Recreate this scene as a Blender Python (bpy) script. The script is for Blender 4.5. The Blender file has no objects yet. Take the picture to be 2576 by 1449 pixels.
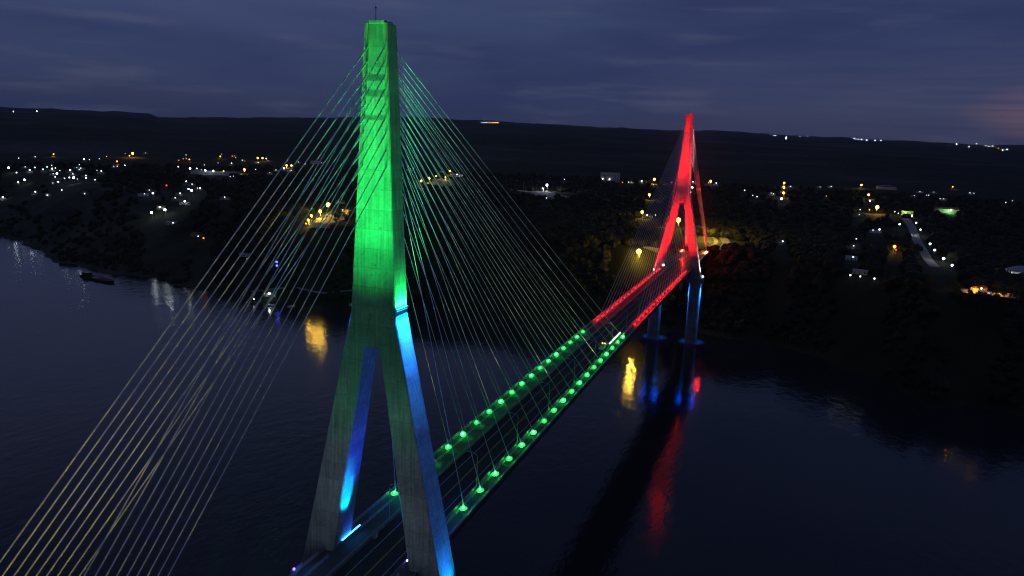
import bpy, math, random, json
from mathutils import Vector, Matrix
R=math.radians
random.seed(7)
CX,CY,H=83.863,-144.317,62.74
SHORE=[(-6000,2300),(-2600,1350),(-1250,705),(-935,585),(-800,520),(-680,480),(-560,447),(-470,436),(-372,425),(-300,440),(-220,455),(-100,488),(-30,500),(30,497),(80,492),(110,462),(150,432),(180,398),(205,404),(240,392),(265,418),(330,455),(500,470),(900,520),(2500,640),(6000,900)]
WID=[(-6000,160),(-700,150),(-250,120),(-60,88),(60,84),(300,80),(6000,90)]
ELEV=[(-180,.6),(-90,.55),(-53,.57),(-47,.62),(-45.4,.6),(-45,.36),(-42,.5),(-33,.9),(-28,1.14),(-22,1.06),(-15,.92),(-9,.86),(-5,1.0),(-3,.87),(4,.78),(9,.66),(13,.66),(30,.66),(90,.6),(180,.6)]
def lerp(T,x):
    if x<=T[0][0]:return T[0][1]
    for (a,b),(c,d) in zip(T,T[1:]):
        if x<=c:return b+(d-b)*(x-a)/(c-a)
    return T[-1][1]
def ss(t):
    t=max(0.,min(1.,t));return t*t*(3-2*t)
def shore(x): return lerp(SHORE,x)+9*math.sin(x*.021)+5*math.sin(x*.057+1)+3*math.sin(x*.13)
def height(x,y):
    s=y-shore(x)
    if s<0:return -H-min(6,-s*.2)
    w=lerp(WID,x)
    h=-H+59.5*(min(1,s/w)**1.25)
    if s>w:h+=3.2*(1-math.exp(-(s-w)/250))
    r=math.hypot(x-CX,y-CY)
    if r>1300:
        az=math.degrees(math.atan2(x-CX,y-CY))
        top=CZ0+13000*math.tan(math.radians(lerp(ELEV,az)))
        t=min(1,(r-1300)/11700)
        g=.25*ss(t*1.6)+.75*t**1.7
        # layered folds
        f=14*ss((r-1800)/1500)*math.sin(r*.0016+az*.11)*(1-t)+9*math.sin(r*.0041+az*.23)*ss((r-2500)/2500)*(1-t)
        h+=top*g*.985+f*(1 if t<1 else 0)
    return h
CZ0=95.996

LAMPS=json.loads('''[[52,435,"w",1,-7465.8,5524.8,4],[143,434,"w",2,-8271.5,6414.0,6],[201,434,"w",2,-8403.3,6711.0,6],[481,437,"w",1,-9221.8,8526.9,4],[209,602,"y",2,-1700.1,1292.9,6],[137,612,"w",1,-1630.3,1187.6,4],[73,618,"w",1,-1584.1,1110.8,4],[328,621,"w",2,-1464.5,1180.0,6],[349,624,"w",1,-1469.4,1198.6,4],[388,620,"w",1,-1495.4,1248.6,4],[416,610,"y",1,-1598.0,1361.4,4],[489,600,"w",1,-1721.1,1535.9,4],[518,599,"y",4,-1590.7,1438.8,11],[506,608,"y",2,-1573.3,1411.8,6],[457,630,"o",2,-1355.1,1171.3,6],[569,597,"w",1,-1736.8,1624.3,4],[487,646,"w",2,-1231.3,1077.0,6],[33,655,"w",3,-1257.0,843.9,9],[65,674,"w",2,-1221.2,831.4,6],[98,652,"w",1,-1315.5,920.5,4],[116,664,"w",2,-1213.5,851.0,6],[136,654,"w",2,-1265.1,901.3,6],[168,662,"w",2,-1213.9,877.5,6],[184,652,"g",2,-1268.1,929.2,6],[202,646,"w",1,-1327.6,986.7,4],[204,658,"w",2,-1222.5,902.8,6],[216,656,"w",1,-1257.9,938.3,4],[234,666,"w",1,-1195.3,896.5,4],[223,678,"w",3,-1093.2,807.5,9],[274,664,"w",2,-1173.6,900.1,6],[285,679,"w",1,-1112.6,854.2,4],[271,693,"w",2,-1025.5,774.5,6],[287,694,"w",3,-988.0,750.9,9],[302,699,"w",1,-1013.7,779.2,4],[310,643,"w",1,-1318.8,1043.3,4],[300,654,"w",1,-1252.0,980.5,4],[316,656,"w",1,-1231.4,971.9,4],[309,662,"w",1,-1199.4,941.0,4],[336,685,"w",1,-1069.6,843.6,4],[336,695,"w",2,-1002.5,785.9,6],[396,668,"w",2,-1122.1,921.9,6],[379,666,"w",1,-1161.2,947.0,4],[371,702,"w",1,-982.7,785.6,4],[228,711,"w",2,-1017.5,747.5,6],[206,715,"w",1,-1048.8,762.9,4],[252,697,"w",1,-1036.9,775.1,4],[96,703,"w",3,-1152.0,793.1,9],[71,711,"w",2,-1165.2,791.1,6],[138,749,"w",2,-1052.9,734.2,6],[185,762,"w",1,-1001.2,713.6,4],[11,770,"w",2,-1128.7,735.0,6],[241,742,"w",1,-976.0,718.9,4],[330,756,"w",1,-902.6,696.0,4],[650,724,"r",2,-807.1,757.5,6],[597,755,"w",2,-724.8,649.7,6],[564,757,"w",1,-742.7,652.9,4],[583,743,"w",1,-781.3,699.1,4],[624,809,"w",2,-663.6,599.4,6],[644,819,"w",3,-636.5,580.4,9],[592,830,"w",3,-658.8,581.2,9],[208,678,"w",1,-1137.1,835.7,4],[215,691,"w",1,-1100.5,809.4,4],[444,649,"w",1,-1242.3,1059.3,4],[458,649,"w",1,-1238.9,1064.8,4],[727,605,"w",1,-1606.8,1647.3,4],[740,623,"o",2,-1371.8,1409.1,6],[728,619,"y",1,-1446.4,1477.7,4],[716,620,"y",1,-1438.7,1458.5,4],[698,626,"y",1,-1380.3,1381.9,4],[861,611,"y",2,-1456.1,1617.7,6],[866,602,"y",1,-1580.8,1766.5,4],[917,609,"w",1,-1485.6,1712.9,4],[907,610,"y",1,-1479.8,1694.7,4],[921,616,"y",1,-1414.6,1632.3,4],[1006,617,"y",3,-1294.0,1576.0,9],[1025,617,"y",3,-1287.0,1587.4,9],[1040,619,"w",2,-1309.0,1631.3,6],[1047,628,"w",1,-1251.4,1564.5,4],[1008,635,"w",1,-1199.4,1459.0,4],[852,636,"w",1,-1238.5,1360.3,4],[905,637,"w",2,-1187.4,1347.8,6],[798,644,"w",1,-1190.6,1261.2,4],[946,625,"w",1,-1309.9,1533.0,4],[696,651,"w",2,-1146.2,1135.6,6],[742,658,"w",3,-1054.5,1071.3,9],[768,658,"w",2,-1082.9,1120.1,6],[802,666,"w",3,-995.0,1047.3,9],[786,663,"w",1,-1071.7,1120.7,4],[833,668,"w",3,-973.4,1044.5,9],[854,671,"y",1,-1007.3,1097.5,4],[874,669,"y",2,-989.5,1091.7,6],[955,662,"y",3,-972.2,1132.4,9],[999,662,"w",1,-1017.6,1223.2,4],[1078,664,"w",1,-979.4,1242.4,4],[1119,646,"y",3,-1024.2,1339.7,9],[1139,647,"y",3,-1011.5,1340.8,9],[1109,657,"w",2,-988.9,1282.8,6],[1119,655,"w",1,-1017.4,1330.3,4],[1137,666,"w",1,-951.1,1257.5,4],[1166,633,"w",1,-1165.9,1580.5,4],[1192,640,"w",2,-1072.1,1478.2,6],[1245,618,"y",1,-1242.6,1784.0,4],[1256,635,"w",1,-1114.4,1610.3,4],[1054,674,"w",1,-930.4,1158.4,4],[899,690,"w",1,-899.3,1004.7,4],[912,688,"w",1,-903.8,1018.6,4],[728,708,"w",2,-848.1,841.3,6],[750,719,"w",1,-818.4,821.9,4],[748,743,"w",3,-695.5,688.9,9],[736,738,"w",2,-739.6,730.2,6],[771,735,"w",1,-759.5,769.6,4],[781,735,"w",2,-737.0,750.1,6],[703,755,"w",1,-715.1,688.1,4],[722,786,"w",2,-627.9,604.4,6],[685,773,"w",1,-672.6,635.1,4],[878,770,"w",1,-632.1,680.4,4],[676,870,"w",1,-600.1,555.1,4],[774,923,"w",1,-546.4,536.5,4],[795,930,"o",1,-537.0,534.4,4],[1283,800,"y",4,-432.4,624.7,11],[1250,825,"y",3,-410.9,576.6,9],[1216,842,"y",2,-409.6,558.1,6],[1204,860,"y",2,-403.4,543.6,6],[1195,873,"y",1,-405.0,541.8,4],[1321,786,"w",1,-487.1,729.4,4],[1575,456,"w",1,-6071.4,11183.1,4],[1882,478,"w",1,-4165.2,9971.1,4],[1892,478,"w",1,-4235.2,10230.0,4],[1901,478,"w",1,-4322.7,10524.1,4],[1913,478,"y",1,-4266.8,10508.1,4],[1923,479,"y",1,-4247.0,10564.6,4],[1930,479,"y",1,-4257.3,10657.4,4],[1936,479,"y",1,-4263.4,10732.6,4],[1944,479,"y",2,-4230.8,10743.3,6],[1594,660,"w",1,-818.4,1544.1,4],[1602,660,"w",2,-798.9,1517.2,6],[1614,657,"w",2,-808.3,1550.9,6],[1645,707,"y",3,-568.5,1127.2,9],[1677,697,"y",3,-591.2,1205.9,9],[1704,688,"y",2,-638.0,1332.2,6],[1757,668,"y",3,-678.7,1487.3,9],[1740,692,"y",2,-608.8,1316.4,6],[1785,681,"w",2,-632.4,1426.3,6],[1795,687,"w",1,-619.7,1411.9,4],[1807,685,"w",1,-622.7,1434.7,4],[1727,668,"w",1,-728.2,1548.8,4],[2137,723,"w",4,-345.8,1194.5,11],[2135,773,"w",1,-282.0,996.3,4],[2205,700,"w",1,-409.0,1517.4,4],[2432,713,"o",1,-279.3,1531.5,4],[2456,711,"w",1,-270.6,1555.6,4],[2465,711,"w",1,-266.1,1561.0,4],[2507,707,"w",2,-248.4,1592.0,6],[2556,700,"y",4,-222.1,1602.2,11],[2554,721,"y",1,-208.4,1521.1,4],[2536,761,"y",3,-147.7,1140.5,9],[2509,828,"y",3,-98.2,824.9,9],[2560,840,"w",1,-85.1,848.0,4],[2528,840,"w",1,-94.5,840.2,4],[2624,712,"w",1,-188.4,1642.2,4],[2645,705,"w",1,-188.6,1723.9,4],[2707,710,"w",2,-145.2,1678.3,6],[2704,732,"w",3,-113.0,1418.7,9],[2776,707,"y",3,-106.9,1692.9,9],[2776,712,"w",2,-106.5,1692.1,6],[2798,715,"w",2,-92.3,1676.0,6],[2767,714,"w",1,-112.7,1704.3,4],[2650,860,"y",4,-39.8,738.3,11],[2496,982,"y",4,-48.3,556.8,11],[3071,536,"w",2,-120.4,10452.7,6],[3071,542,"w",1,-89.2,8920.0,4],[3008,528,"w",1,-365.6,11661.5,4],[3024,529,"w",1,-305.6,11508.0,4],[3030,529,"w",1,-285.3,11582.2,4],[3125,533,"w",1,41.1,11708.1,4],[3155,533,"w",1,145.9,11839.1,4],[3323,544,"w",1,680.5,11151.3,4],[3337,540,"w",1,781.2,12198.2,4],[3343,545,"w",1,749.1,11211.9,4],[3355,545,"w",1,792.1,11330.4,4],[3365,545,"w",2,822.9,11300.1,6],[3387,547,"w",1,876.6,11095.3,4],[2909,744,"w",2,-15.5,1470.4,6],[2940,763,"w",1,6.4,1365.4,4],[2957,768,"w",1,15.8,1332.8,4],[3012,754,"w",1,35.6,1470.7,4],[3021,757,"w",1,40.6,1446.9,4],[3064,715,"y",3,53.5,1788.9,9],[3062,730,"y",3,55.8,1618.8,9],[3061,754,"y",3,60.1,1412.0,9],[3053,776,"w",3,60.1,1244.2,9],[3088,728,"w",1,68.4,1752.3,4],[3204,729,"w",1,133.5,1804.2,4],[3247,728,"w",1,159.2,1852.3,4],[3228,766,"o",1,138.3,1474.8,4],[3057,943,"w",1,75.4,673.5,4],[3345,933,"w",1,148.2,742.0,4],[3335,960,"w",1,142.0,679.1,4],[3386,547,"w",1,881.3,11188.6,4],[3418,548,"w",1,987.5,11257.0,4],[3441,548,"w",1,1077.9,11492.5,4],[3707,568,"w",1,1721.5,10333.1,4],[3737,563,"w",2,1975.4,11405.0,6],[3815,561,"w",1,2404.4,12517.6,4],[3786,572,"w",1,1873.5,10000.6,4],[3849,569,"w",1,2228.9,11011.8,4],[3863,572,"w",1,2145.6,10386.9,4],[3878,570,"w",1,2305.6,10991.3,4],[3899,578,"y",1,2102.2,9702.3,4],[3916,587,"w",1,1760.1,7857.5,4],[3934,583,"w",1,1910.6,8398.1,4],[3365,722,"y",3,228.7,1902.7,9],[3393,761,"y",3,216.0,1509.9,9],[3399,784,"w",2,209.1,1378.1,6],[3427,809,"y",4,201.2,1148.0,11],[3397,819,"y",1,193.9,1183.5,4],[3360,819,"w",1,179.6,1170.6,4],[3357,838,"w",1,171.9,1069.5,4],[3722,729,"y",2,471.3,2187.1,6],[3572,763,"w",1,316.2,1667.6,4],[3619,762,"w",1,343.8,1703.2,4],[3628,762,"w",1,348.7,1708.1,4],[3672,775,"w",1,355.8,1609.0,4],[3686,776,"w",1,362.2,1607.7,4],[3594,749,"w",1,348.3,1835.9,4],[3648,750,"w",1,379.6,1855.9,4],[3805,755,"w",1,471.2,1912.0,4],[3789,753,"w",1,464.3,1919.9,4],[3955,784,"w",1,496.1,1672.3,4],[3929,791,"w",1,468.9,1599.1,4],[3495,827,"w",1,228.9,1174.6,4],[3509,833,"w",1,230.8,1142.9,4],[3514,876,"w",2,209.6,930.0,6],[3562,843,"w",2,242.0,1083.8,6],[3579,871,"w",2,233.1,967.1,6],[3596,897,"w",2,226.2,874.7,6],[3633,953,"w",2,216.0,726.5,6],[3651,977,"w",2,213.0,675.8,6],[3686,1010,"w",2,211.9,617.9,6],[3719,1036,"w",2,212.1,577.8,6],[3435,896,"w",2,178.8,841.5,6],[3410,899,"w",1,172.8,849.5,4],[3495,963,"o",2,178.6,679.5,6],[3500,976,"r",1,179.2,669.9,4],[3715,820,"w",2,320.8,1265.5,6],[3863,1145,"w",1,219.1,473.5,4],[3834,1127,"w",1,216.1,483.3,4],[3322,1075,"w",1,131.6,526.9,4],[3360,1080,"w",1,138.5,520.4,4],[3416,1088,"w",1,148.2,512.5,4],[3333,1004,"w",1,137.0,596.5,4],[1052,1147,"w",2,-362.0,423.4,6],[992,1168,"w",1,-371.1,413.2,4],[1081,1023,"b",2,-390.5,472.5,6],[1081,1037,"b",2,-386.4,467.1,6],[965,1012,"w",1,-440.4,489.3,4]]''')
S=bpy.context.scene
COL=S.collection
ZW=-H
def lin(r,g,b):
    f=lambda c:(c/255/12.92) if c/255<=.04045 else ((c/255+.055)/1.055)**2.4
    return (f(r),f(g),f(b),1)
# ------------------------------------------------------------------ helpers
class MB:
    def __init__(s): s.v=[];s.f=[]
    def add(s,vs,fs):
        n=len(s.v);s.v+= [tuple(v) for v in vs];s.f+=[tuple(i+n for i in f) for f in fs];return s
    def box(s,x0,x1,y0,y1,z0,z1):
        return s.add([(x0,y0,z0),(x1,y0,z0),(x1,y1,z0),(x0,y1,z0),(x0,y0,z1),(x1,y0,z1),(x1,y1,z1),(x0,y1,z1)],
          [(3,2,1,0),(4,5,6,7),(0,1,5,4),(1,2,6,5),(2,3,7,6),(3,0,4,7)])
    def tube(s,pts,rads,n=6,cap=True):
        pts=[Vector(p) for p in pts];rings=[]
        if not isinstance(rads,(list,tuple)): rads=[rads]*len(pts)
        b=len(s.v)
        for i,p in enumerate(pts):
            t=(pts[min(i+1,len(pts)-1)]-pts[max(i-1,0)]).normalized()
            a=Vector((0,0,1)) if abs(t.z)<.95 else Vector((1,0,0))
            u=t.cross(a).normalized();w=t.cross(u)
            for k in range(n):
                q=2*math.pi*k/n
                s.v.append(tuple(p+rads[i]*(math.cos(q)*u+math.sin(q)*w)))
        for i in range(len(pts)-1):
            for k in range(n):
                k2=(k+1)%n
                s.f.append((b+i*n+k,b+i*n+k2,b+(i+1)*n+k2,b+(i+1)*n+k))
        if cap:
            s.f.append(tuple(b+k for k in range(n)));s.f.append(tuple(b+(len(pts)-1)*n+k for k in reversed(range(n))))
        return s
    def loft(s,rings,cap=True):
        n=len(rings[0]);b=len(s.v)
        for r in rings:s.v+=[tuple(p) for p in r]
        for i in range(len(rings)-1):
            for k in range(n):
                k2=(k+1)%n
                s.f.append((b+i*n+k,b+i*n+k2,b+(i+1)*n+k2,b+(i+1)*n+k))
        if cap:
            s.f.append(tuple(b+k for k in reversed(range(n))));s.f.append(tuple(b+(len(rings)-1)*n+k for k in range(n)))
        return s
    def ball(s,c,r,nu=8,nv=5,sz=1.):
        b=len(s.v);c=Vector(c)
        s.v.append((c.x,c.y,c.z+r*sz))
        for i in range(1,nv):
            t=math.pi*i/nv
            for k in range(nu):
                q=2*math.pi*k/nu
                s.v.append((c.x+r*math.sin(t)*math.cos(q),c.y+r*math.sin(t)*math.sin(q),c.z+r*sz*math.cos(t)))
        s.v.append((c.x,c.y,c.z-r*sz));e=len(s.v)-1
        for k in range(nu):
            k2=(k+1)%nu
            s.f.append((b,b+1+k,b+1+k2));s.f.append((e,b+1+(nv-2)*nu+k2,b+1+(nv-2)*nu+k))
            for i in range(nv-2):
                s.f.append((b+1+i*nu+k,b+1+(i+1)*nu+k,b+1+(i+1)*nu+k2,b+1+i*nu+k2))
        return s
    def mesh(s,name,mat,smooth=False):
        me=bpy.data.meshes.new(name);me.from_pydata(s.v,[],s.f)
        if mat:me.materials.append(mat)
        if smooth:me.polygons.foreach_set('use_smooth',[True]*len(me.polygons))
        me.update();return me
    def build(s,name,mat,parent=None,smooth=False,loc=None):
        o=bpy.data.objects.new(name,s.mesh(name,mat,smooth));COL.objects.link(o)
        if parent:o.parent=parent
        if loc:o.location=loc
        return o
def tag(o,label=None,cat=None,group=None,kind=None):
    for k,v in (('label',label),('category',cat),('group',group),('kind',kind)):
        if v:o[k]=v
    return o
def empty(name,loc=(0,0,0),rz=0):
    o=bpy.data.objects.new(name,None);COL.objects.link(o);o.location=loc;o.rotation_euler=(0,0,rz);o.empty_display_size=.1;return o
ORD=['first','second','third','fourth','fifth','sixth','seventh','eighth','ninth','tenth','eleventh','twelfth','thirteenth','fourteenth','fifteenth','sixteenth','seventeenth','eighteenth','nineteenth','twentieth']
def ordn(i): return ORD[i] if i<20 else 'twenty-'+ORD[i-20] if i<29 else ['thirtieth','thirty-first','thirty-second','thirty-third','thirty-fourth','thirty-fifth','thirty-sixth','thirty-seventh','thirty-eighth','thirty-ninth','fortieth'][i-29]
# ------------------------------------------------------------------ materials
def mat(name):
    m=bpy.data.materials.new(name);m.use_nodes=True;nt=m.node_tree;nt.nodes.clear()
    o=nt.nodes.new('ShaderNodeOutputMaterial');return m,nt,o
def N(nt,t,**k):
    n=nt.nodes.new(t)
    for a,b in k.items():
        if a.startswith('i_'):
            n.inputs[a[2:].replace('_',' ')].default_value=b
        else:setattr(n,a,b)
    return n
def simple(name,col,rough=.7,noise=.25,scale=.5,bump=0,spec=.3,metal=0):
    m,nt,o=mat(name);p=N(nt,'ShaderNodeBsdfPrincipled');p.inputs['Roughness'].default_value=rough
    p.inputs['Specular IOR Level'].default_value=spec;p.inputs['Metallic'].default_value=metal
    tc=N(nt,'ShaderNodeTexCoord');n=N(nt,'ShaderNodeTexNoise');n.inputs['Scale'].default_value=scale;n.inputs['Detail'].default_value=6
    nt.links.new(tc.outputs['Object'],n.inputs['Vector'])
    mr=N(nt,'ShaderNodeMapRange');mr.inputs['From Min'].default_value=.3;mr.inputs['From Max'].default_value=.7
    mr.inputs['To Min'].default_value=1-noise;mr.inputs['To Max'].default_value=1+noise
    nt.links.new(n.outputs['Fac'],mr.inputs['Value'])
    vm=N(nt,'ShaderNodeVectorMath',operation='SCALE');vm.inputs[0].default_value=col[:3]
    nt.links.new(mr.outputs['Result'],vm.inputs['Scale']);nt.links.new(vm.outputs['Vector'],p.inputs['Base Color'])
    if bump:
        b=N(nt,'ShaderNodeBump');b.inputs['Strength'].default_value=bump;b.inputs['Distance'].default_value=.1
        nt.links.new(n.outputs['Fac'],b.inputs['Height']);nt.links.new(b.outputs['Normal'],p.inputs['Normal'])
    nt.links.new(p.outputs['BSDF'],o.inputs['Surface']);return m
def emis(name,col,st):
    m,nt,o=mat(name);e=N(nt,'ShaderNodeEmission');e.inputs['Color'].default_value=(*col[:3],1);e.inputs['Strength'].default_value=st
    nt.links.new(e.outputs['Emission'],o.inputs['Surface']);return m
def concrete(name,base=.34,joint=4.2):
    m,nt,o=mat(name);L=nt.links.new
    p=N(nt,'ShaderNodeBsdfPrincipled');p.inputs['Roughness'].default_value=.85;p.inputs['Specular IOR Level'].default_value=.2
    tc=N(nt,'ShaderNodeTexCoord');sx=N(nt,'ShaderNodeSeparateXYZ');L(tc.outputs['Object'],sx.inputs[0])
    # board marked lifts: thin dark joint every few metres, slightly irregular
    big=N(nt,'ShaderNodeTexNoise');big.inputs['Scale'].default_value=.16;big.inputs['Detail'].default_value=5;L(tc.outputs['Object'],big.inputs['Vector'])
    wob=N(nt,'ShaderNodeMath',operation='MULTIPLY_ADD');L(big.outputs['Fac'],wob.inputs[0]);wob.inputs[1].default_value=.5;L(sx.outputs['Z'],wob.inputs[2])
    md=N(nt,'ShaderNodeMath',operation='PINGPONG');L(wob.outputs[0],md.inputs[0]);md.inputs[1].default_value=joint/2
    lt=N(nt,'ShaderNodeMath',operation='LESS_THAN');L(md.outputs[0],lt.inputs[0]);lt.inputs[1].default_value=.09
    # vertical panel streaks
    mp=N(nt,'ShaderNodeMapping');mp.inputs['Scale'].default_value=(2.2,2.2,.09);L(tc.outputs['Object'],mp.inputs['Vector'])
    st=N(nt,'ShaderNodeTexNoise');st.inputs['Scale'].default_value=1.;st.inputs['Detail'].default_value=4;L(mp.outputs[0],st.inputs['Vector'])
    # lift to lift tone change
    fl=N(nt,'ShaderNodeMath',operation='DIVIDE');L(wob.outputs[0],fl.inputs[0]);fl.inputs[1].default_value=joint
    fl2=N(nt,'ShaderNodeMath',operation='FLOOR');L(fl.outputs[0],fl2.inputs[0])
    wn=N(nt,'ShaderNodeTexWhiteNoise',noise_dimensions='1D');L(fl2.outputs[0],wn.inputs['W'])
    # tie holes / dark spots
    vo=N(nt,'ShaderNodeTexVoronoi');vo.inputs['Scale'].default_value=.55;L(tc.outputs['Object'],vo.inputs['Vector'])
    vs=N(nt,'ShaderNodeMath',operation='LESS_THAN');L(vo.outputs['Distance'],vs.inputs[0]);vs.inputs[1].default_value=.13
    fine=N(nt,'ShaderNodeTexNoise');fine.inputs['Scale'].default_value=1.3;fine.inputs['Detail'].default_value=8;L(tc.outputs['Object'],fine.inputs['Vector'])
    def mr(src,a,b,lo=.3,hi=.7):
        n=N(nt,'ShaderNodeMapRange');n.inputs['From Min'].default_value=lo;n.inputs['From Max'].default_value=hi;n.inputs['To Min'].default_value=a;n.inputs['To Max'].default_value=b;L(src,n.inputs['Value']);return n.outputs['Result']
    def mul(a,b):
        n=N(nt,'ShaderNodeMath',operation='MULTIPLY');L(a,n.inputs[0]);L(b,n.inputs[1]);return n.outputs[0]
    v=mul(mr(st.outputs['Fac'],.68,1.2),mr(big.outputs['Fac'],.75,1.2))
    v=mul(v,mr(wn.outputs['Value'],.88,1.1,0,1));v=mul(v,mr(fine.outputs['Fac'],.86,1.1))
    jn=N(nt,'ShaderNodeMath',operation='MULTIPLY');L(lt.outputs[0],jn.inputs[0]);L(mr(st.outputs['Fac'],0,1,.42,.58),jn.inputs[1]);v=mul(v,mr(jn.outputs[0],1,.7,0,1));v=mul(v,mr(vs.outputs[0],1,.72,0,1))
    vm=N(nt,'ShaderNodeVectorMath',operation='SCALE');vm.inputs[0].default_value=(base,base*.97,base*.9);L(v,vm.inputs['Scale'])
    L(vm.outputs['Vector'],p.inputs['Base Color'])
    b=N(nt,'ShaderNodeBump');b.inputs['Strength'].default_value=.5;b.inputs['Distance'].default_value=.12;L(v,b.inputs['Height']);L(b.outputs['Normal'],p.inputs['Normal'])
    L(p.outputs['BSDF'],o.inputs['Surface']);return m
M=dict(
 conc=concrete('tower concrete'), conc2=concrete('pier concrete',.3,3.5),
 deck=simple('deck concrete',(.09,.088,.082),.85,.2,.3), asphalt=simple('asphalt',(.032,.032,.033),.8,.25,.4), barrier=simple('barrier concrete',(.22,.215,.205),.85,.2,.8),
 white=simple('road paint white',(.6,.6,.58),.6,.25,1.5), yellow=simple('road paint yellow',(.55,.4,.08),.6,.25,1.5),
 stay=simple('stay sheath',(.72,.72,.74),.55,.06,.2), dark=simple('dark steel',(.05,.05,.055),.5,.1,2), steel=simple('galvanised steel',(.4,.41,.42),.45,.1,2,metal=.3),
 rail=simple('painted rail',(.5,.5,.5),.5,.1,2),
 wall=simple('rendered wall',(.55,.53,.5),.8,.2,.4), wall2=simple('ochre wall',(.45,.36,.22),.8,.2,.4), wall3=simple('pale green wall',(.35,.45,.28),.8,.2,.4), roof=simple('clay roof',(.22,.1,.06),.8,.3,1.), roofm=simple('metal roof',(.4,.41,.42),.5,.15,.6),
 glass=simple('window glass',(.03,.035,.04),.15,.05,1,spec=.6), dirt=simple('pale dirt',(.3,.26,.22),.9,.45,.08), pave=simple('concrete paving',(.3,.28,.25),.85,.3,.2),
 leaf=simple('leaves',(.06,.1,.03),.8,.45,.6), bark=simple('bark',(.1,.075,.05),.9,.3,2), grass=simple('grass',(.05,.08,.025),.9,.45,.15),
 hull=simple('rusty hull',(.035,.024,.018),.7,.4,.3), bushes=simple('dark woodland canopy',(.022,.028,.013),.95,.45,.05),
 vehp=simple('pale vehicle paint',(.6,.6,.58),.35,.05,1), tyre=simple('rubber',(.02,.02,.02),.8,.1,3), red=simple('red paint',(.5,.05,.04),.4,.1,1),
)
EM={}
def E(c,st):
    k=(c,st)
    if k not in EM:
        col={'w':(.82,.93,1),'y':(1,.43,.03),'o':(1,.25,.015),'g':(.08,1,.33),'t':(.05,1,.75),'r':(1,.03,.04),'b':(.05,.06,1),'c':(.0,.35,1),'v':(.25,.15,1),'warm':(1,.75,.3),'ro':(1,.09,.03),'wh':(1,.95,.95)}[c]
        EM[k]=emis('lamp glow %s %g'%(c,st),col,st)
    return EM[k]
# ------------------------------------------------------------------ bridge geometry
def dz(y): return -1.75+1.2585*(1-((y-235)/235)**2)
LW=10.258;Y0=26.838;SP=11.377;SPAN=470.
ZS=[113.1,110.26,107.5,104.7,101.85,99.1,96,92.5,89.1,86.0];XS=[2.0,2.02,2.12,2.2,2.32,2.46,2.6,2.71,2.83,2.92]
def mzx(t):
    i=min(8,int(t));f=t-i;return ZS[i]+(ZS[i+1]-ZS[i])*f,XS[i]+(XS[i+1]-XS[i])*f
def mast_w(z): return 5.494+(5.413-5.494)*(z-56.9)/1.3 if z<58.2 else 5.413+(2.645-5.413)*(z-58.2)/59.4
def mast_d(z): return 2.97+(2.075-2.97)*(z-57)/60.6
def notch(z):
    pts=[(56,0),(87.9,0),(88,.05),(98.2,.12),(98.3,.15),(99.3,.6),(101,.5),(103,.4),(104.4,.95),(104.5,.94),(106.1,.6),(106.2,.58),(107.6,1.15),(107.8,1.1),(109,.95),(117.7,1.75)]
    return lerp(pts,z)
def mast_ring(z,yc,ins=0):
    w=mast_w(z)-ins;d=mast_d(z)-ins;n=notch(z)*.5
    iw=w-.95*(w/2.645)**.35 if z>=87.9 else w-1.25
    ch=.22
    q=[]
    q+=[(-w,-d+ch),(-w+ch,-d),(-iw-.12,-d),(-iw,-d+n),(iw,-d+n),(iw+.12,-d),(w-ch,-d),(w,-d+ch)]
    q+=[(-a,-b) for a,b in q]
    return [(x,y+yc,z) for x,y in q]
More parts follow.
